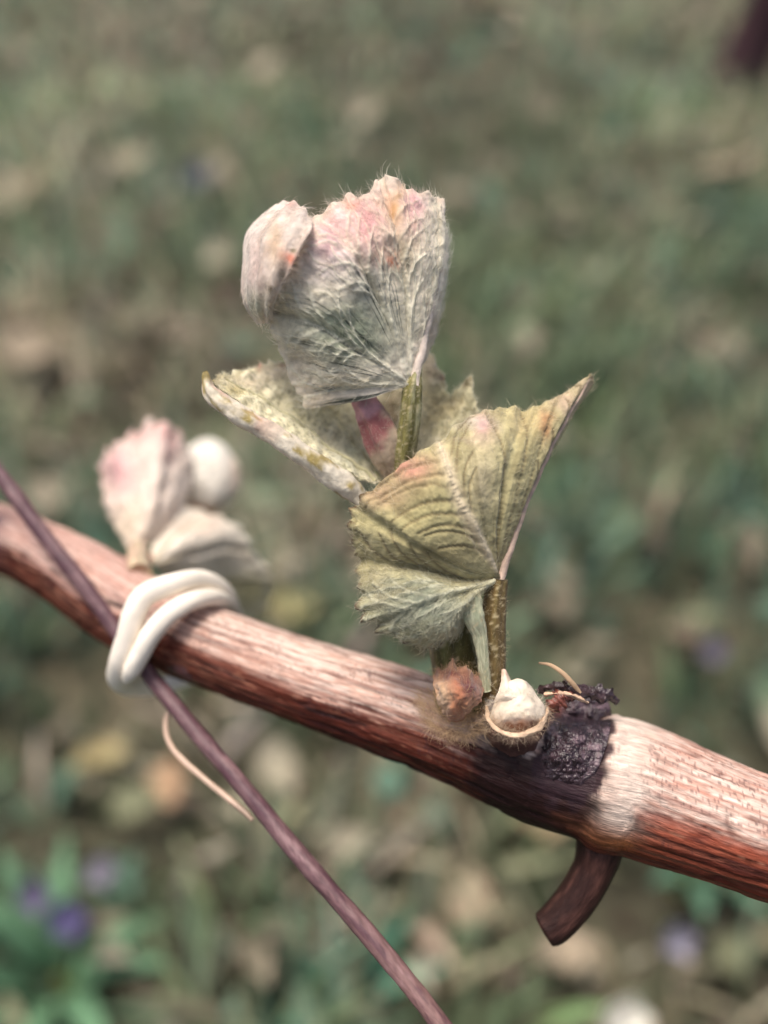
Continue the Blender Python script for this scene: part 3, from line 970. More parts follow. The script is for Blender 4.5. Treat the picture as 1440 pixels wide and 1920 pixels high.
# rolled left lobe of leaf A
LOBE = [
    [(516, 386, 3), (528, 380, .5), (548, 378, -1), (566, 388, -2), (584, 410, -3)],
    [(488, 408, 3.5), (500, 402, -.5), (524, 404, -4), (554, 412, -6.2), (582, 434, -7.4)],
    [(461, 440, 3.5), (471, 440, -1.5), (496, 444, -5), (530, 452, -7.4), (562, 468, -8.0)],
    [(455, 490, 3.5), (464, 490, -2), (484, 492, -5.4), (512, 498, -7.6), (542, 508, -8.0)],
    [(452, 540, 3), (461, 542, -1.6), (478, 546, -4.6), (500, 546, -6.4), (524, 542, -7.0)],
    [(462, 578, 2.2), (470, 580, -1), (483, 583, -2.8), (498, 580, -4.4), (512, 572, -4.8)],
    [(484, 606, 1.5), (489, 607, .2), (495, 607, -.6), (502, 605, -1.4), (508, 598, -1.8)],
]
lobe = Sheet(LOBE, 170, 90, None, relief=.05, seed=6, pleat=(4.0, .16), crumple=.15)


def colL(p, u, v):
    c = blotch(p, lin(224, 210, 198), [(480, 500, (14, 50), lin(196, 168, 160), .7), (515, 455, (12, 40), lin(202, 172, 130), .7), (530, 480, (10, 22), lin(214, 170, 140), .7), (545, 487, (10, 12), lin(222, 134, 104), 1),
                                       (545, 388, (12, 8), lin(214, 160, 146), .7), (480, 575, (30, 25), SAGE, .75), (528, 515, (8, 14), lin(90, 76, 50), .9), (508, 545, (9, 9), lin(106, 90, 56), .95), (552, 470, (6, 6), OLIVE, .9)], 9, 6)  # small dark spots paint the shade inside the pits of the crease
    q = np.stack([v * 9, u * .6, u * 0], -1)
    k = smooth(.1, .5, fbm(q, 3, 3)) * .45
    return c * (1 - k[:, None]) + lin(184, 158, 142)[None] * k[:, None]


oL = lobe.mesh("curled_lobe", colL, oA)
tag(oL, "inward rolled pale pink lobe of the topmost leaf")
wool(lobe, oA, 1800, lambda p, u, v: .8 + 0 * u, 15, (.5, 1.5), .027, (230, 220, 208), (.02, .3), 1.4, 120, colL)

# ---- leaf B: behind, upper face to the viewer, cupped round the bud
b0 = (716, 902, 4)
B_SP = [
    [(704, 908, 2.5), (640, 880, 1), (560, 836, .5), (480, 784, .5), (394, 716, 0)],
    [(706, 906, 3), (645, 862, 3), (575, 805, 3.2), (500, 748, 3.2), (424, 704, 2.6)],
    [b0, (656, 850, 5), (600, 786, 6), (540, 730, 6.2), (478, 694, 6)],
    [b0, (672, 846, 6), (630, 786, 7.5), (582, 732, 8.6), (528, 684, 9)],
    [b0, (688, 850, 7), (662, 800, 9), (636, 752, 10.4), (600, 700, 11.5)],
    [b0, (704, 846, 9), (694, 790, 11.5), (684, 730, 13), (674, 672, 14)],
    [b0, (734, 840, 10), (744, 780, 12), (748, 720, 13), (752, 668, 13.5)],
    [(740, 896, 5), (768, 832, 8), (784, 770, 9.4), (794, 716, 10), (802, 662, 10)],
    [(748, 894, 5), (786, 834, 6.8), (808, 776, 7.6), (820, 736, 8), (828, 708, 8)],
    [(752, 892, 5), (800, 838, 6), (826, 792, 6.8), (838, 762, 7.4), (844, 748, 7.4)],
    [(756, 890, 5), (812, 842, 5.4), (846, 792, 6), (866, 750, 6.5), (879, 712, 6.5)],
    [(758, 890, 5), (820, 852, 5), (860, 812, 5.6), (882, 784, 6), (894, 768, 6)],
    [(760, 890, 5), (828, 868, 4.6), (872, 842, 5), (902, 812, 5.6), (926, 792, 5.6)],
]


def tooth_B(us):
    return saw(us, .42, 9, .1, .6, 7) * smooth(.3, .6, us) * smooth(6.8, 5.5, us) + 8 * np.exp(-((us - 8.0) / .10) ** 2) + 10 * np.exp(-((us - 10.0) / .14) ** 2) + saw(us, .5, 5, .0, .4, 2) * (us > 7)


leafB = Sheet(B_SP, 380, 80, tooth_B, relief=.42, quilt=([1.2, 3.3, 8.0, 10.0], .4), seed=12)


def colB(p, u, v):
    c = blotch(p, lin(238, 230, 200), [(470, 715, (60, 16), CREAM, .8), (520, 700, (40, 16), lin(214, 202, 186), .7), (395, 710, (14, 14), lin(134, 116, 54), 1), (440, 735, (20, 10), lin(186, 170, 100), .7), (590, 775, (60, 40), lin(206, 200, 152), .6),
                                       (660, 850, (30, 40), lin(168, 176, 148), .7), (810, 690, (20, 40), lin(214, 200, 188), .8), (820, 770, (30, 40), lin(216, 202, 160), .7), (880, 716, (9, 14), lin(134, 112, 52), .95),
                                       (829, 708, (7, 7), lin(140, 88, 66), 1), (860, 760, (24, 20), lin(206, 196, 160), .7), (527, 684, (7, 9), lin(150, 96, 80), 1), (486, 690, (6, 7), lin(176, 110, 96), .9), (735, 780, (28, 60), BROWN, .8)], 23, 8)  # the brown middle spot paints the shade inside the cupped leaf
    g = fbm(np.concatenate([p / 3.6, p[:, :1] * 0], 1), 2, 30)
    k = smooth(.05, .35, g) * .5
    c = c * (1 - k[:, None]) + lin(122, 120, 74)[None] * k[:, None]
    return c


oB = leafB.mesh("leaf", colB, VINE)
tag(oB, "grainy yellow green upper face of the spread leaf behind the topmost leaf")
leafB.vein(oB, [(1.4, .02), (1.0, .5), (.7, .97)], .34, .1, lin(196, 190, 152))
leafB.vein(oB, [(3.4, .02), (3.2, .5), (3.0, .95)], .2, .06, lin(176, 172, 130))
leafB.vein(oB, [(10.0, .05), (10.0, .5), (10.0, .95)], .2, .07, lin(190, 180, 140))
wool(leafB, oB, 20000, lambda p, u, v: .75 + .0 * u, 25, (.25, .75), .034, (240, 234, 214), (.1, .6), 3.0, 1200, colB)


def bump_roll(A, S):
    s = S * 1000
    return 1e-3 * (.30 * fbm(np.stack([np.cos(A) * 1.2, np.sin(A) * 1.2, s * .45], -1), 3, 61) + .1 * fbm(np.stack([np.cos(A) * 3, np.sin(A) * 3, s * 1.5], -1), 2, 62))


def col_roll(v, A, S):
    s = S * 1000
    nz = fbm(np.stack([np.cos(A) * 1.2, np.sin(A) * 1.2, s * .5], -1), 3, 66)
    c = srgb_mix(np.broadcast_to(lin(226, 216, 196), v.shape), np.broadcast_to(lin(166, 148, 92), v.shape), smooth(.1, .4, nz))
    pk = smooth(.0, .5, vnoise(np.stack([np.cos(A) * .8, np.sin(A) * .8, s * .3], -1), 68)) * smooth(14, 6, s)
    c = srgb_mix(c, np.broadcast_to(lin(192, 142, 124), v.shape), .7 * pk)
    tip = smooth(2.2, .6, s)
    return srgb_mix(c, np.broadcast_to(lin(132, 116, 56), v.shape), .9 * tip)


oR = pxtube("rolled_margin", [(384, 697, -.5), (396, 738, -1), (440, 772, -1.2), (500, 808, -1), (560, 846, -.6), (612, 884, 0), (652, 914, .6), (682, 944, 1.2)], [3, 15, 19, 20, 21, 23, 22, 13], M_LEAF, oB, 90, 24, None, bump_roll, col_roll)
tag(oR, "thick cream rolled margin of the spread leaf")


def tube_wool(name, parent, pts, radii_px, n, seed, length, color, width=.02, lift=.6):
    r = np.random.default_rng(seed)
    t = r.random(n)
    p = spline(np.array(pts, float), t * (len(pts) - 1))
    p2 = spline(np.array(pts, float), np.clip(t + .01, 0, 1) * (len(pts) - 1))
    c, c2 = P(p), P(p2)
    tv = c2 - c
    tv /= np.linalg.norm(tv, axis=1, keepdims=True) + 1e-12
    rr = np.interp(t * (len(radii_px) - 1), np.arange(len(radii_px)), radii_px) * (0.1 + p[:, 2] * 1e-3) / FPX
    rv = r.normal(size=(n, 3)); nn = rv - tv * np.sum(rv * tv, 1, keepdims=True)
    nn /= np.linalg.norm(nn, axis=1, keepdims=True)
    d = tv * r.normal(0, 1, (n, 1)) + nn * r.uniform(0, lift, (n, 1)) + np.cross(tv, nn) * r.normal(0, .6, (n, 1))
    d /= np.linalg.norm(d, axis=1, keepdims=True)
    V, F, C = ribbons(c + nn * rr[:, None], d, nn, r.uniform(*length, n) * 1e-3, np.full(n, width * 1e-3), r.uniform(.05, .4, n), r.normal(0, .3, n), r, lin(*color)[None] * r.uniform(.75, 1.15, (n, 1)))
    o = mk(name, V, F, M_WOOL, parent, col=C)
    tag(o, kind="stuff")


tube_wool("wool", oB, [(396, 738, -1), (440, 772, -1.2), (500, 808, -1), (560, 846, -.6), (612, 884, 0), (682, 944, 1.2)], [12, 15, 16, 17, 19, 11], 1300, 8, (.3, .9), (214, 206, 188))

# ---- leaf C: right hand leaf, underside to the viewer, straight midrib along its right edge
c0 = (935, 1086, 0)
C_SP = [
    [(938, 1086, 1), (958, 1008, 3), (1002, 892, 4.6), (1052, 800, 5.6), (1088, 748, 5.6)],
    [c0, (967, 1000, -.3), (1016, 880, -.3), (1066, 785, .6), (1113, 703, 2)],
    [c0, (952, 1000, -1.5), (986, 890, -2), (1024, 800, -1), (1058, 738, 1)],
    [c0, (939, 1000, -2), (960, 900, -3), (986, 822, -2), (1006, 766, .8)],
    [c0, (925, 1000, -2.5), (930, 900, -4), (938, 830, -3), (944, 770, 0)],
    [c0, (908, 1002, -3), (892, 912, -5), (886, 842, -4), (890, 780, -1)],
    [c0, (895, 1020, -3.4), (860, 942, -5.4), (840, 872, -5), (828, 824, -3)],
    [c0, (882, 1040, -3.5), (820, 972, -6), (786, 912, -5.5), (766, 868, -4)],
    [c0, (872, 1055, -3.4), (796, 1002, -6), (742, 952, -5.5), (702, 920, -4)],
    [c0, (866, 1066, -3), (786, 1027, -5.2), (722, 992, -5), (670, 962, -3)],
    [c0, (866, 1076, -2.4), (786, 1047, -4), (722, 1027, -4), (668, 1006, -2)],
    [c0, (868, 1086, -1.6), (790, 1066, -2.6), (726, 1056, -2.6), (674, 1050, -1)],
    [c0, (870, 1095, -2.3), (800, 1090, -4), (736, 1090, -4), (680, 1095, -1.8)],
    [c0, (872, 1104, -3), (810, 1114, -5), (748, 1130, -5), (690, 1146, -2)],
    [c0, (875, 1112, -3), (822, 1138, -5.4), (772, 1164, -5), (724, 1180, -2)],
    [c0, (882, 1116, -3), (846, 1148, -5), (818, 1180, -4.5), (794, 1208, -2)],
    [c0, (888, 1116, -2), (868, 1140, -3.2), (852, 1168, -3), (840, 1194, -1)],
    [c0, (894, 1112, -.6), (884, 1124, -.6), (874, 1140, -.4), (869, 1154, .6)],
]


def tooth_C(us):
    return saw(us, .62, 17, .1, .4, 5) * smooth(7.6, 8.3, us) * smooth(16.6, 15.5, us) + saw(us, .5, 6, .3, .5, 9) * smooth(2.0, 3, us) * smooth(8, 7, us)


MC = [[(1.0, 0), (1.0, .5), (1.0, .98)], [(5.2, .0), (5.9, .45), (6.1, .97)], [(11.0, .04), (11.0, .5), (10.9, .97)], [(13.0, .05), (13.3, .5), (13.3, .97)], [(15.4, .06), (15.3, .5), (15.1, .97)]]
NC_DARK = [([(3.2, .02), (3.5, .5), (4.6, .97)], 4.5, 3.5, -.1), ([(2.1, .05), (2.4, .45), (3.4, .97)], 4, 3, -.1), ([(1.4, .1), (1.7, .5), (2.2, .95)], 3.5, 2.5, -.1)]
NC_DARK += branches(MC[1], 1, 8, .10, .80, 2.7, 4.6, -.16, vr, False) + branches(MC[1], -1, 4, .35, .8, 1.0, 3.6, -.1, vr, False) + branches(MC[2], -1, 5, .2, .72, 1.9, 4, -.12, vr, False) + branches(MC[0], 1, 4, .3, .8, .7, 3, -.08, vr, False)
NC_PALE = [(m, 5, 2.5, .2) for m in MC[3:]] + branches(MC[3], -1, 5, .25, .72, 1.3, 3, .14, vr) + branches(MC[3], 1, 5, .25, .72, 1.0, 3, .14, vr) + branches(MC[4], 1, 4, .3, .72, 1.1, 2.6, .12, vr) + branches(MC[4], -1, 4, .3, .72, .9, 2.6, .12, vr)
leafC = Sheet(C_SP, 540, 130, tooth_C, relief=.14, quilt=([1.0, 3.4, 6.0, 8.9, 11.0, 13.6, 15.6], .55), seed=31, flutter=.35, net=NC_DARK + NC_PALE + [(MC[1], 8, 4, .3)], crumple=.3, cmask=lambda us: .12 + .88 * smooth(1.0, 2.6, us))


def colC(p, u, v):
    c = blotch(p, lin(190, 180, 134), [(800, 950, (110, 60), lin(176, 166, 116), .7), (770, 880, (45, 26), lin(206, 140, 124), .8), (720, 930, (50, 24), lin(192, 154, 126), .7), (905, 800, (18, 30), lin(206, 158, 158), .9), (880, 790, (40, 16), lin(212, 200, 186), .7),
                                       (1022, 800, (12, 26), lin(186, 130, 88), .85), (985, 790, (30, 30), lin(186, 164, 116), .6), (1060, 760, (24, 24), lin(206, 176, 154), .7), (1095, 725, (24, 26), lin(196, 174, 146), .8), (1112, 704, (7, 9), lin(140, 112, 60), 1),
                                       (900, 900, (30, 60), lin(196, 182, 152), .6), (820, 1040, (110, 28), lin(152, 138, 94), .75), (760, 1140, (100, 60), lin(172, 174, 148), .95), (800, 1135, (40, 30), lin(132, 144, 130), .8), (850, 1150, (26, 34), lin(186, 188, 166), .8),
                                       (715, 1110, (24, 30), lin(206, 196, 166), .6), (880, 830, (40, 8), lin(206, 186, 160), .5)], 41, 10)
    q = np.stack([u * 3.2, v * 3.0, u * 0], -1)
    k = smooth(.15, .5, fbm(q, 4, 51)) * .35
    c = c * (1 - k[:, None]) + lin(120, 106, 66)[None] * k[:, None]
    wl = smooth(11.3, 12.2, u) * smooth(.1, .5, fbm(np.stack([u * 5, v * 4, u * 0], -1), 3, 57))
    c = c * (1 - .55 * wl[:, None]) + lin(94, 104, 92)[None] * .55 * wl[:, None]
    mv = .9 * main_vein_C(u, v)
    c = c * (1 - mv[:, None]) + lin(224, 208, 178)[None] * mv[:, None]
    # brown tips on the teeth
    tipm = smooth(.955, 1.0, v) * smooth(7.8, 8.4, u) * smooth(16.4, 15.8, u) * (tooth_C(u) > 7)
    c = c * (1 - tipm[:, None]) + lin(96, 72, 46)[None] * tipm[:, None]
    return c


def main_vein_C(u, v):
    um = np.interp(v, [0, .45, 1], [5.2, 5.9, 6.1])
    return np.exp(-((u - um) / (10 / (v * 62 + 9))) ** 2) * smooth(.02, .08, v)


def colnetC(p, u, v):
    c = np.where((u > 11.4)[:, None], lin(214, 212, 186)[None], lin(118, 102, 68)[None])
    k = main_vein_C(u, v)
    return c * (1 - k[:, None]) + lin(220, 204, 172)[None] * k[:, None]


oC = leafC.mesh("leaf", colC, VINE, netcol=(colnetC, .7))
tag(oC, "tan green fan shaped leaf with straight edge and toothed woolly lower lobe")
leafC.vein(oC, [(1.0, 0), (1.0, .5), (1.0, .98)], .5, .2, lin(216, 188, 168))
wool(leafC, oC, 15000, lambda p, u, v: np.where(u > 11.2, .95, .10) + .25 * smooth(.75, 1, v), 35, (.4, 1.5), .026, (224, 220, 202), (.02, .35), 1.0, 500, colC)

# ---- stem, petioles, stipule, bud
def colstem(base, pale, amt, seed):
    def fn(v, A, S):
        s = S * 1000
        nz = fbm(np.stack([np.cos(A) * 3, np.sin(A) * 3, s * .3], -1), 4, seed)
        sp = smooth(.42, .62, vnoise(np.stack([np.cos(A) * 11, np.sin(A) * 11, s * 5], -1), seed + 3))
        c = srgb_mix(np.broadcast_to(base, v.shape), np.broadcast_to(pale, v.shape), amt * smooth(0, .5, nz))
        return srgb_mix(c, np.broadcast_to(lin(206, 190, 150), v.shape), .6 * sp)
    return fn


STEM = [(866, 1322, 4), (862, 1285, 3.4), (848, 1215, 3), (836, 1120, 3.5), (808, 1000, 4), (768, 890, 4.2), (752, 850, 4)]
oS = pxtube("stem", STEM, [50, 46, 42, 36, 30, 24, 18], M_STEM, VINE, 80, 28, None, lambda A, S: 1e-4 * (1.2 * np.cos(A * 7)), colstem(lin(84, 76, 36), lin(116, 114, 62), .8, 5))
tag(oS, "short olive green stem of the open shoot")
tube_wool("wool", oS, STEM, [50, 46, 42, 36, 30, 24, 18], 2200, 3, (.4, 1.2), (176, 168, 130), .018)
PETC = [(935, 1084, 0), (928, 1120, .2), (924, 1180, .4), (922, 1240, .8), (918, 1300, 1.6)]
oP = pxtube("petiole", PETC, [17, 21, 23, 25, 28], M_STEM, VINE, 60, 24, None, lambda A, S: 1e-4 * np.cos(A * 5), colstem(lin(92, 74, 40), lin(120, 104, 62), .7, 9))
tag(oP, "brownish speckled stalk of the fan shaped leaf")
tube_wool("wool", oP, PETC, [13, 20, 23, 25, 28], 1100, 4, (.2, .8), (206, 192, 160), .018, 1.2)
PETA = [(752, 884, 3.6), (762, 830, 2.2), (770, 775, 1), (774, 722, .2), (782, 690, .2)]
oQ = pxtube("petiole", PETA, [22, 20, 19, 17, 8], M_STEM, VINE, 60, 24, None, lambda A, S: 1.3e-4 * np.cos(A * 5), colstem(lin(120, 114, 64), lin(176, 172, 132), .9, 13))
tag(oQ, "olive green stalk of the topmost leaf")
tube_wool("wool", oQ, PETA, [22, 20, 19, 17, 8], 1200, 6, (.3, 1.0), (206, 202, 176), .018)

STIP = [(897, 1092, -1.2), (886, 1122, -2.2), (888, 1156, -2.4), (900, 1192, -1.8), (906, 1240, -1.4), (912, 1296, -.6)]
oT = pxtube("stipule", STIP, [7, 19, 22, 14, 11, 10], M_STEM, VINE, 60, 20, .5, lambda A, S: 1e-4 * fbm(np.stack([np.cos(A), np.sin(A), S * 900], -1), 3, 3), colstem(lin(176, 176, 146), lin(148, 154, 126), .8, 21))
tag(oT, "pale green stipule hugging the stem")
tube_wool("wool", oT, STIP, [7, 15, 17, 11, 9, 9], 700, 7, (.2, .7), (214, 208, 184), .018)


def colbud(v, A, S):
    s = S * 1000
    nz = fbm(v * 700, 3, 5)
    c = np.broadcast_to(lin(200, 178, 152), v.shape)
    m = smooth(3.0, 6.4, s + 2.6 * nz - 1.9 * np.sin(A))
    c = srgb_mix(c, np.broadcast_to(lin(142, 54, 72), v.shape), m * .8)
    return srgb_mix(c, np.broadcast_to(lin(206, 156, 158), v.shape), smooth(6.9, 7.7, s + .4 * nz))


BUD = [(738, 890, 4), (729, 858, 3.2), (716, 822, 2.6), (700, 786, 2.2), (684, 756, 2), (668, 722, 2.4)]
oU = pxtube("bud", BUD, [14, 28, 33, 29, 22, 6], M_LEAF, VINE, 70, 40, .8, lambda A, S: 1e-4 * (3 * fbm(np.stack([np.cos(A) * 1.5, np.sin(A) * 1.5, S * 500], -1), 4, 3) + 2.4 * np.cos(A * 5 + S * 300)), colbud)
tag(oU, "crimson tipped folded leaf bud between the two upper leaves")
tube_wool("wool", oU, BUD[:4], [12, 28, 35, 32], 700, 17, (.3, .9), (210, 196, 178), .018)

# ---- bud scales and fuzz at the foot of the shoot
SC1 = [
    [(838, 1352, -1.5), (824, 1325, -2.6), (814, 1296, -2.2), (812, 1270, -.4)],
    [(846, 1354, -2), (838, 1325, -4), (832, 1290, -4.2), (834, 1256, -1.2)],
    [(856, 1355, -2.2), (855, 1326, -4.8), (856, 1290, -5.2), (858, 1250, -1.6)],
    [(866, 1353, -2), (874, 1328, -4.6), (884, 1298, -4.8), (884, 1264, -1.4)],
    [(874, 1348, -1.4), (890, 1326, -3), (904, 1306, -2.6), (908, 1288, -.4)],
]
scale1 = Sheet(SC1, 90, 50, lambda us: saw(us, 1.1, 14, .2, .5, 4), relief=.4, seed=71)


def colS(p, u, v):
    return blotch(p, lin(190, 144, 112), [(880, 1290, (30, 26), lin(96, 40, 44), 1), (845, 1262, (34, 14), lin(96, 44, 36), 1), (828, 1310, (12, 36), lin(204, 172, 138), .9), (860, 1330, (20, 24), lin(182, 112, 74), .8), (858, 1300, (8, 26), lin(190, 120, 86), .6)], 77, 8)


oV = scale1.mesh("bud_scale", colS, VINE, .25)
tag(oV, "maroon and orange bud scale at the foot of the open shoot")
wool(scale1, oV, 420, lambda p, u, v: .3 + .6 * smooth(.5, 0, v), 45, (.5, 1.6), .02, (206, 172, 136), (.05, .6), 1.2, 300)
tube_wool("wool", oV, [(800, 1300, 1.6), (822, 1345, -.4), (862, 1364, -1.4), (905, 1352, -1.6)], [16, 16, 16, 12], 2600, 49, (.6, 2.0), (206, 178, 144), .02, 1.0)
SC2 = [
    [(924, 1326, -1.2), (930, 1306, -2.2), (938, 1286, -1.8), (942, 1256, 0)],
    [(944, 1330, -2.6), (947, 1306, -4), (949, 1284, -2.6), (947, 1256, -.2)],
    [(972, 1332, -2.6), (970, 1308, -3.8), (962, 1290, -2.2), (953, 1266, .4)],
    [(996, 1330, -1.2), (988, 1310, -1.6), (974, 1300, -.8), (962, 1282, 1.4)],
]
scale2 = Sheet(SC2, 70, 50, None, relief=.15, seed=75)
oW = scale2.mesh("bud_scale", lambda p, u, v: blotch(p, lin(222, 208, 190), [(925, 1350, (20, 20), lin(190, 160, 140), .7), (945, 1260, (14, 14), lin(206, 160, 140), .6)], 5, 6), VINE, .3, M_WOOD)
tag(oW, "smooth cream bud scale beside the pruned stub")

# ---- pruned stub
def build_dome():
    nu, nv = 90, 60
    aa = np.linspace(0, 2 * math.pi, nu, endpoint=False); bb = np.linspace(0.01, math.pi - .01, nv)
    A, B = np.meshgrid(aa, bb, indexing='ij')
    n = np.stack([np.sin(B) * np.cos(A), np.cos(B), np.sin(B) * np.sin(A)], -1)
    r = 1 + .10 * fbm(n * 1.5, 3, 5) + .04 * fbm(n * 5, 3, 8)
    px = 970 + n[..., 0] * r * (54 - 8 * n[..., 1]); py = 1336 - n[..., 1] * r * 46 - 14 * smooth(.5, 1, n[..., 1]) - 10 * n[..., 0] * smooth(0, -1, n[..., 0])
    dz = -1.2 - n[..., 2] * r * 3.5
    g = np.stack([px, py, dz], -1).reshape(-1, 3)
    c = blotch(g[:, :2], lin(226, 212, 192), [(970, 1366, (60, 15), lin(170, 112, 74), .95), (1006, 1362, (14, 10), lin(110, 60, 40), .8), (950, 1366, (16, 8), lin(150, 90, 56), .6), (930, 1320, (16, 20), lin(214, 190, 166), .5)], 6, 12)
    o = mk("pruned_stub", P(g), grid_faces(nu, nv, True), M_WOOD, VINE, col=c)
    tag(o, "rounded cream woody stub with brown stained lower side in a pale lip")
    arc = [(912, 1322, -1.0), (917, 1347, -3.0), (934, 1368, -4.6), (966, 1378, -5.0), (1001, 1370, -4.4), (1021, 1349, -2.8), (1027, 1322, -.6)]
    pxtube("rim", arc, [1, 3.5, 5, 4.5, 5.5, 4, 1], M_WOOD, o, 90, 14, .7, lambda A, S: 2.6e-4 * fbm(np.stack([np.cos(A), np.sin(A), S * 900], -1), 4, 4),
           lambda v, A, S: lin(208, 180, 152)[None] * (1 + .25 * fbm(v * 900, 3, 2))[:, None])
    tube_wool("wool", o, arc, [5, 6, 6, 6, 6, 5, 4], 900, 61, (.3, 1.2), (214, 192, 166), .02, 1.2)
    tube_wool("wool", o, [(925, 1335, -3.4), (950, 1318, -4.6), (985, 1316, -4.6), (1012, 1332, -3.4)], [14, 20, 20, 14], 900, 62, (.3, 1.0), (232, 220, 202), .02, .8)
    cup = [[(900, 1330, 1.5), (912, 1350, -1.6), (915, 1358, -3)], [(925, 1400, 0), (928, 1386, -2.6), (932, 1374, -4.4)], [(966, 1416, 0), (966, 1396, -3), (966, 1378, -4.8)], [(1006, 1402, .4), (1004, 1388, -2.6), (1002, 1376, -4.2)], [(1036, 1336, 1.5), (1026, 1350, -1.4), (1023, 1354, -2.8)]]
    sh = Sheet(cup, 80, 30, None, relief=.3, seed=17)
    sh.mesh("collar", lambda p, u, v: blotch(p, lin(104, 70, 62), [(966, 1382, (60, 10), lin(176, 142, 122), .8), (960, 1405, (40, 10), lin(60, 38, 38), .8)], 7, 8), o, .3, M_WOOD)


build_dome()

# ---- node scar: blackened knobbly bark, flakes and a dry curl
def build_scar():
    nu, nv = 110, 150
    u = np.linspace(-1, 1, nu); v = np.linspace(-1, 1, nv)
    U, Vv = np.meshgrid(u, v, indexing='ij')
    # axes of the patch in photo pixels: long axis runs down-left
    ax = np.array([-.30, .954]); bx = np.array([.954, .30])
    half = 60 * np.sqrt(np.clip(1 - (np.abs(Vv) ** 2.4), 0, 1)) * (1 + .10 * fbm(np.stack([Vv * 2.5, U * 0, U * 0], -1), 3, 3))
    px = 1078 + Vv * 106 * ax[0] + U * half * bx[0]
    py = 1388 + Vv * 106 * ax[1] + U * half * bx[1]
    # depth of the cane's surface here, plus a bulge
    tt = np.linspace(0, len(CANE) - 1, 2000)
    cp = spline(CANE, tt)
    dist = np.sqrt((px[..., None] - cp[None, None, 900:1800:6, 0]) ** 2 + (py[..., None] - cp[None, None, 900:1800:6, 1]) ** 2)
    k = dist.argmin(-1)
    dd = dist.min(-1)
    c3 = cp[900:1800:6][k]
    mmpp = (100 + c3[..., 2]) / FPX
    surf = c3[..., 2] - np.sqrt(np.clip(c3[..., 3] ** 2 - dd ** 2, 0, None)) * mmpp
    edge = np.clip(1 - np.maximum(np.abs(U), np.abs(Vv)) ** 3, 0, 1)
    q = np.stack([px / 20, py / 20, px * 0], -1)
    bulge = .10 + .45 * edge * smooth(1.0, .2, np.abs(U)) + .85 * edge * fbm(q * .8, 5, 13) + .30 * np.abs(vnoise(q * 3.1, 5))
    dep = surf - bulge * edge + .9 * (1 - edge)
    w = P(np.stack([px, py, dep], -1))
    nz = fbm(q * 1.3, 4, 19)
    col = srgb_mix(np.broadcast_to(lin(54, 40, 46), (nu * nv, 3)), np.broadcast_to(lin(104, 86, 92), (nu * nv, 3)), smooth(.1, .55, nz).reshape(-1))
    col = srgb_mix(col, np.broadcast_to(lin(104, 58, 52), (nu * nv, 3)), .7 * (smooth(1360, 1310, py + 20 * nz) * smooth(1075, 1040, px)).reshape(-1))
    o = mk("node_scar", w.reshape(-1, 3), grid_faces(nu, nv), M_SCAR, VINE, col=col)
    tag(o, "glossy purple black knobbly scar on the cane's node")


build_scar()


def flake(pts, w_px, color, seed, parent=VINE, name="bark_flake", th=.22):
    """jagged strip of dead bark along pts"""
    r = np.random.default_rng(seed)
    n = 26
    p = path(pts, n)
    wv = np.interp(np.linspace(0, len(w_px) - 1, n), np.arange(len(w_px)), w_px) * (1 + .3 * r.uniform(-1, 1, n) + .35 * np.sin(np.arange(n) * r.uniform(.6, 1.1)))
    d = np.gradient(p[:, :2], axis=0); d /= np.linalg.norm(d, axis=1, keepdims=True)
    nn = np.stack([-d[:, 1], d[:, 0]], -1)
    rows = []
    for t in (-1, -.4, .3, 1):
        q = p.copy(); q[:, :2] += nn * (wv * t)[:, None]; q[:, 2] += .5 * t * t + .10 * r.normal(0, 1, n)
        rows.append(P(q))
    top = np.stack(rows, 1)
    v = top.reshape(-1, 3)
    v2 = v + FW * th * 1e-3 - UY * th * .5e-3
    N = len(v)
    f = grid_faces(n, 4)
    idx = np.arange(N).reshape(n, 4)
    ring = np.concatenate([idx[:, 0], idx[-1, 1:], idx[::-1, -1][1:], idx[0, ::-1][1:-1]]); nx = np.roll(ring, -1)
    faces = np.concatenate([f, f[:, ::-1] + N, np.stack([ring, nx, nx + N, ring + N], -1)])
    V = np.concatenate([v, v2])
    c = lin(*color)[None] * (1 + .5 * fbm(V * 1800, 3, seed))[:, None]
    return mk(name, V, faces, M_SCAR if sum(color) < 300 else M_WOOD, parent, col=c)


flake([(1008, 1296, 1), (1030, 1288, 0), (1062, 1290, -.5), (1100, 1300, -.5), (1135, 1312, .5)], [5, 9, 8, 12, 6], (66, 48, 50), 3)
flake([(1095, 1294, 2), (1120, 1296, 1), (1142, 1304, 1), (1160, 1318, 2)], [5, 11, 10, 4], (62, 48, 54), 4)
flake([(1020, 1302, -1), (1045, 1300, -2), (1075, 1304, -2.2), (1104, 1318, -1.6)], [3, 4, 4, 2], (196, 164, 138), 5)
flake([(1030, 1330, -1), (1044, 1316, -2), (1060, 1306, -2), (1080, 1308, -1.4)], [10, 16, 12, 4], (124, 70, 58), 6)
flake([(878, 1368, -.6), (900, 1352, -1.8), (918, 1342, -2)], [4, 7, 3], (196, 172, 150), 11)
flake([(1060, 1292, -.6), (1062, 1282, -.6), (1056, 1276, -.2)], [4, 4, 3], (90, 66, 60), 12)

oD = pxtube("dry_curl", [(1010, 1243, -1), (1032, 1247, -1.2), (1055, 1262, -1.2), (1074, 1282, -1), (1088, 1300, -.4)], [2, 3.4, 4.4, 4.8, 4], M_WOOD, VINE, 30, 8, .5, None,
            lambda v, A, S: lin(190, 160, 128)[None] * (1 - .6 * smooth(1.2, .2, S * 1000))[:, None] * (1 + .2 * fbm(v * 1500, 2, 3))[:, None])
tag(oD, "thin dry bark curl standing up from the node")

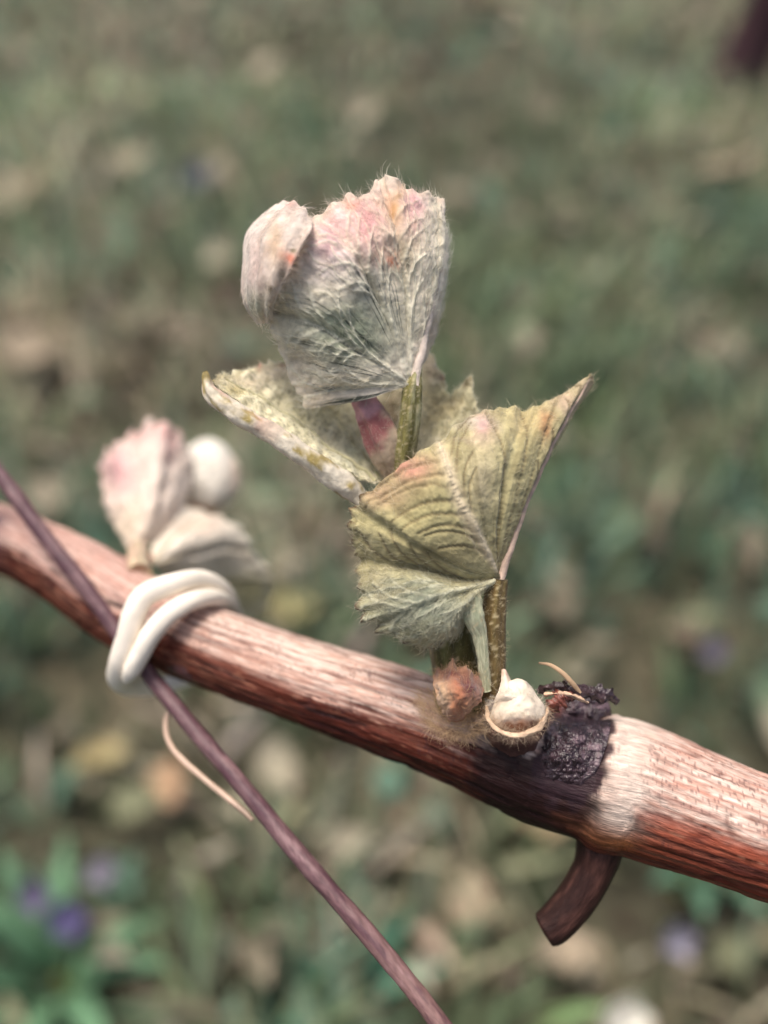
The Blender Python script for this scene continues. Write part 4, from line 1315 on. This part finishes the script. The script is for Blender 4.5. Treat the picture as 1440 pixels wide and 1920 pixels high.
# ---- broken side twig under the node
def coltwig(v, A, S):
    s = S * 1000
    nz = fbm(np.stack([np.cos(A) * 4, np.sin(A) * 4, s * .25], -1), 4, 15)
    return srgb_mix(np.broadcast_to(lin(44, 27, 24), v.shape), np.broadcast_to(lin(76, 50, 44), v.shape), smooth(-.1, .6, nz))


oX = pxtube("side_twig", [(1128, 1530, 5), (1126, 1580, 5), (1112, 1630, 5), (1082, 1684, 5), (1046, 1726, 5), (1026, 1742, 5), (1020, 1746, 5)], [62, 46, 38, 37, 36, 34, 28], M_CANE, VINE, 80, 36, None,
            lambda A, S: 1e-4 * (.8 * fbm(np.stack([np.cos(A) * 5, np.sin(A) * 5, S * 300], -1), 3, 8)), coltwig)
tag(oX, "dark brown broken off side twig hanging under the node")
oN = pxtube("dormant_bud", [(322, 1236, 16), (350, 1252, 14), (372, 1272, 14.5), (380, 1284, 15)], [22, 22, 14, 3], M_SCAR, VINE, 30, 18, None, lambda A, S: 2e-4 * fbm(np.stack([np.cos(A) * 2, np.sin(A) * 2, S * 600], -1), 3, 2),
            lambda v, A, S: lin(80, 50, 48)[None] * (1 + .3 * fbm(v * 900, 2, 3))[:, None])
tag(oN, "small dark dormant bud under the cane next to the tie")

# ---- second shoot, out of focus behind the cane
bs_ = [(262, 1078, 21), (258, 1050, 25), (262, 1015, 32), (280, 985, 38)]
o2 = pxtube("stem", bs_, [24, 20, 18, 15], M_STEM, VINE, 40, 18, None, None, colstem(lin(176, 150, 128), lin(186, 176, 140), .7, 31))
tag(o2, "pale stem of the blurred second shoot")
d0 = (252, 1044, 27)
D1 = Sheet([
    [d0, (224, 1000, 32), (204, 945, 38), (188, 905, 42)],
    [d0, (234, 985, 31), (212, 915, 36), (202, 860, 42)],
    [d0, (250, 975, 31), (240, 890, 36), (236, 822, 43)],
    [d0, (270, 970, 31), (276, 885, 36), (284, 800, 44)],
    [d0, (290, 975, 32), (316, 900, 38), (332, 818, 46)],
    [d0, (300, 1000, 34), (342, 945, 41), (360, 880, 48)],
], 160, 50, lambda us: saw(us, .62, 15, 0, .5, 3), relief=.3, quilt=([1, 2.5, 4], .55), seed=81, crumple=1.0, flutter=.8)
oD1 = D1.mesh("leaf", lambda p, u, v: blotch(p, lin(242, 226, 212), [(222, 880, (34, 46), lin(216, 158, 162), .95), (312, 830, (20, 36), lin(218, 160, 154), .9), (262, 812, (50, 14), lin(222, 168, 164), .8), (270, 850, (34, 34), lin(224, 214, 202), .9), (240, 990, (40, 50), lin(196, 180, 148), .6)], 3, 10), VINE)
tag(oD1, "blurred pink edged young leaf beside the tie")
wool(D1, oD1, 2500, lambda p, u, v: .8 + 0 * u, 85, (.6, 1.8), .03, (220, 206, 192), (.05, .4), 1.0, 300)


def ball(name, cx, cy, dd, rx, ry, colf, seed, parent):
    """tightly crumpled unopened leaf: lobed closed blob with seams"""
    nu, nv = 64, 40
    a = np.linspace(0, 2 * math.pi, nu, endpoint=False); b = np.linspace(0.01, math.pi - .01, nv)
    A, B = np.meshgrid(a, b, indexing='ij')
    n = np.stack([np.sin(B) * np.cos(A), np.cos(B), np.sin(B) * np.sin(A)], -1)
    r = 1 + .16 * fbm(n * 1.3, 3, seed) + .05 * np.abs(np.cos(A * 2.5 + B)) + .03 * fbm(n * 5, 3, seed + 2)
    px = cx + n[..., 0] * r * rx; py = cy - n[..., 1] * r * ry
    dz = dd - n[..., 2] * r * rx * (100 + dd) / FPX
    g = np.stack([px, py, dz], -1)
    return mk(name, P(g).reshape(-1, 3), grid_faces(nu, nv, True), M_LEAF, parent, col=colf(g.reshape(-1, 3)[:, :2]))


oD2 = ball("folded_leaf", 390, 897, 52, 62, 66, lambda p: blotch(p, lin(232, 226, 214), [(445, 880, (14, 50), lin(226, 190, 160), .7), (372, 972, (40, 20), lin(216, 160, 126), .9), (360, 960, (30, 20), lin(214, 208, 190), .5)], 4, 6), 5, VINE)
tag(oD2, "round white woolly folded leaf of the blurred second shoot")
pk = pxtube("petiole", [(376, 950, 52), (366, 990, 48), (345, 1020, 42), (300, 1042, 33), (264, 1054, 27)], [26, 22, 17, 15, 14], M_STEM, VINE, 40, 14, None, None, colstem(lin(206, 156, 124), lin(196, 176, 140), .6, 33))
d3 = (286, 1060, 27)
D3 = Sheet([
    [d3, (286, 1022, 31), (300, 985, 36), (312, 958, 41)],
    [d3, (320, 1012, 31), (350, 985, 37), (378, 962, 43)],
    [d3, (345, 1020, 31), (390, 1000, 37), (434, 988, 44)],
    [d3, (355, 1040, 32), (410, 1025, 38), (464, 1028, 45)],
    [d3, (360, 1062, 33), (420, 1060, 40), (490, 1066, 47)],
    [d3, (360, 1085, 35), (430, 1095, 42), (510, 1104, 49)],
    [d3, (355, 1105, 36), (420, 1125, 43), (482, 1146, 50)],
    [d3, (340, 1115, 36), (385, 1140, 43), (432, 1166, 49)],
], 170, 50, lambda us: saw(us, .6, 10, 0, .4, 5), relief=.2, quilt=([1, 3, 5, 6.5], .5), seed=91, crumple=.6)
oD3 = D3.mesh("leaf", lambda p, u, v: blotch(p, lin(232, 222, 204), [(370, 990, (40, 16), lin(224, 176, 146), .6), (350, 1030, (60, 40), lin(232, 220, 204), .7), (470, 1110, (60, 40), lin(184, 174, 124), .9), (430, 1040, (40, 20), lin(196, 180, 156), .7)], 5, 10), VINE)
tag(oD3, "blurred tan fan shaped leaf rising behind the tie")
for k in (1.0, 3.0):
    D3.vein(oD3, [(k, .02), (k, .5), (k, .95)], .3, .08, lin(208, 194, 168))

# ------------------------------------------------------------------ the thin rod, the tie and the dry tendril
ROD = [(-130, 722, 23.6), (-60, 812, 22), (0, 893, 20.6), (100, 1024, 18.2), (215, 1176, 15.6), (280, 1262, 13.2), (400, 1410, 9), (560, 1602, 4), (700, 1765, .4), (830, 1922, -3), (960, 2080, -6), (1090, 2236, -9)]


def rod():
    root = empty("rod", P([400, 1410, 9]))
    n = 260
    p = path(ROD, n)
    r = np.full(n, .00103)

    def dp(A, S):
        s = S * 1000
        return 1e-3 * (.07 * vnoise(np.stack([s * .25, s * 0, s * 0], -1), 5) + .07 * fbm(np.stack([np.cos(A) * 1.5, np.sin(A) * 1.5, s * .7], -1), 3, 6))
    c = P(p)
    s = np.arange(n)
    c = c + (.00025 * vnoise(np.stack([s * .06, s * 0, s * 0], -1), 8))[:, None] * RX
    v, f, A, S = tube(c, r, 28, None, dp)
    s = S * 1000
    nz = fbm(np.stack([np.cos(A) * 1.8, np.sin(A) * 1.8, s * .35], -1), 4, 45)
    low = smooth(75, 110, s)
    col = srgb_mix(np.broadcast_to(lin(100, 74, 78), v.shape), np.broadcast_to(lin(142, 110, 102), v.shape), np.clip(.75 * low + .0, 0, 1))
    col = srgb_mix(col, np.broadcast_to(lin(150, 120, 120), v.shape), .5 * smooth(.15, .5, nz))
    col = srgb_mix(col, np.broadcast_to(lin(74, 46, 56), v.shape), .7 * smooth(-.1, -.45, nz))
    o = mk("shaft", v, f, M_ROD, root, col=col, vec=np.stack([np.cos(A), np.sin(A), s], -1))
    tag(root, "thin purplish brown rod running diagonally in front of the cane", "rod")


rod()

T1 = [(446, 1176, 25), (436, 1140, 20.5), (416, 1104, 18), (376, 1086, 15.6), (322, 1096, 12.6), (274, 1116, 11.6), (252, 1150, 11), (241, 1196, 11.2), (226, 1242, 12.4), (224, 1274, 16), (258, 1288, 22), (320, 1282, 27), (396, 1252, 29),
      (444, 1208, 28), (446, 1164, 24.4), (426, 1132, 19), (396, 1120, 15), (356, 1128, 12), (316, 1152, 10.4), (284, 1188, 9.8), (262, 1228, 10.2), (246, 1258, 11), (234, 1280, 12)]


def tie():
    root = empty("plant_tie", P([330, 1100, 13]))
    n = 240
    p = path(T1, n)
    tt = np.linspace(0, 1, n)
    rp = np.interp(tt, [0, .1, .2, .33, .4, .5, .64, .75, .85, .95, 1], [13, 18, 24, 26, 22, 15, 14, 19, 22, 19, 11])
    r = rp * (0.1 + p[:, 2] * 1e-3) / FPX
    r = r * np.sqrt(np.clip(1 - tt ** 60, .05, 1))
    v, f, A, S = tube(P(p), r, 26, .9, lambda A, S: 1.1e-4 * fbm(np.stack([np.cos(A) * 1.6, np.sin(A) * 1.6, S * 160], -1), 4, 8))
    c = np.broadcast_to(lin(238, 228, 213), v.shape) * (1 + .14 * fbm(v * 500, 3, 4))[:, None]
    mk("band", v, f, M_TIE, root, col=c)
    tag(root, "pale cream flexible tie looped twice round the cane and rod", "tie")


tie()
td = [(300, 1290, 14.5), (318, 1322, 13.4), (311, 1352, 13), (314, 1384, 12.4), (334, 1416, 11.6), (378, 1456, 10.2), (424, 1494, 8.8), (458, 1522, 7.6), (474, 1538, 7)]
p = path(td, 90)
r = np.interp(np.linspace(0, 1, 90), [0, .2, .5, .9, 1], [4, 5, 5.5, 6, 4]) * (0.1 + p[:, 2] * 1e-3) / FPX
v, f, A, S = tube(P(p), r, 14, .8, lambda A, S: 5e-5 * fbm(np.stack([np.cos(A), np.sin(A), S * 700], -1), 3, 4))
org = P(td[0])
o = mk("dry_tendril", v, f, M_TIE, None, col=lin(196, 168, 148)[None] * (1 - .35 * smooth(17.5, 19.5, S * 1000))[:, None] * (1 + .15 * fbm(v * 800, 3, 2))[:, None], origin=org)
tag(o, "thin bent pale strand hanging below the tie beside the rod", "tendril")
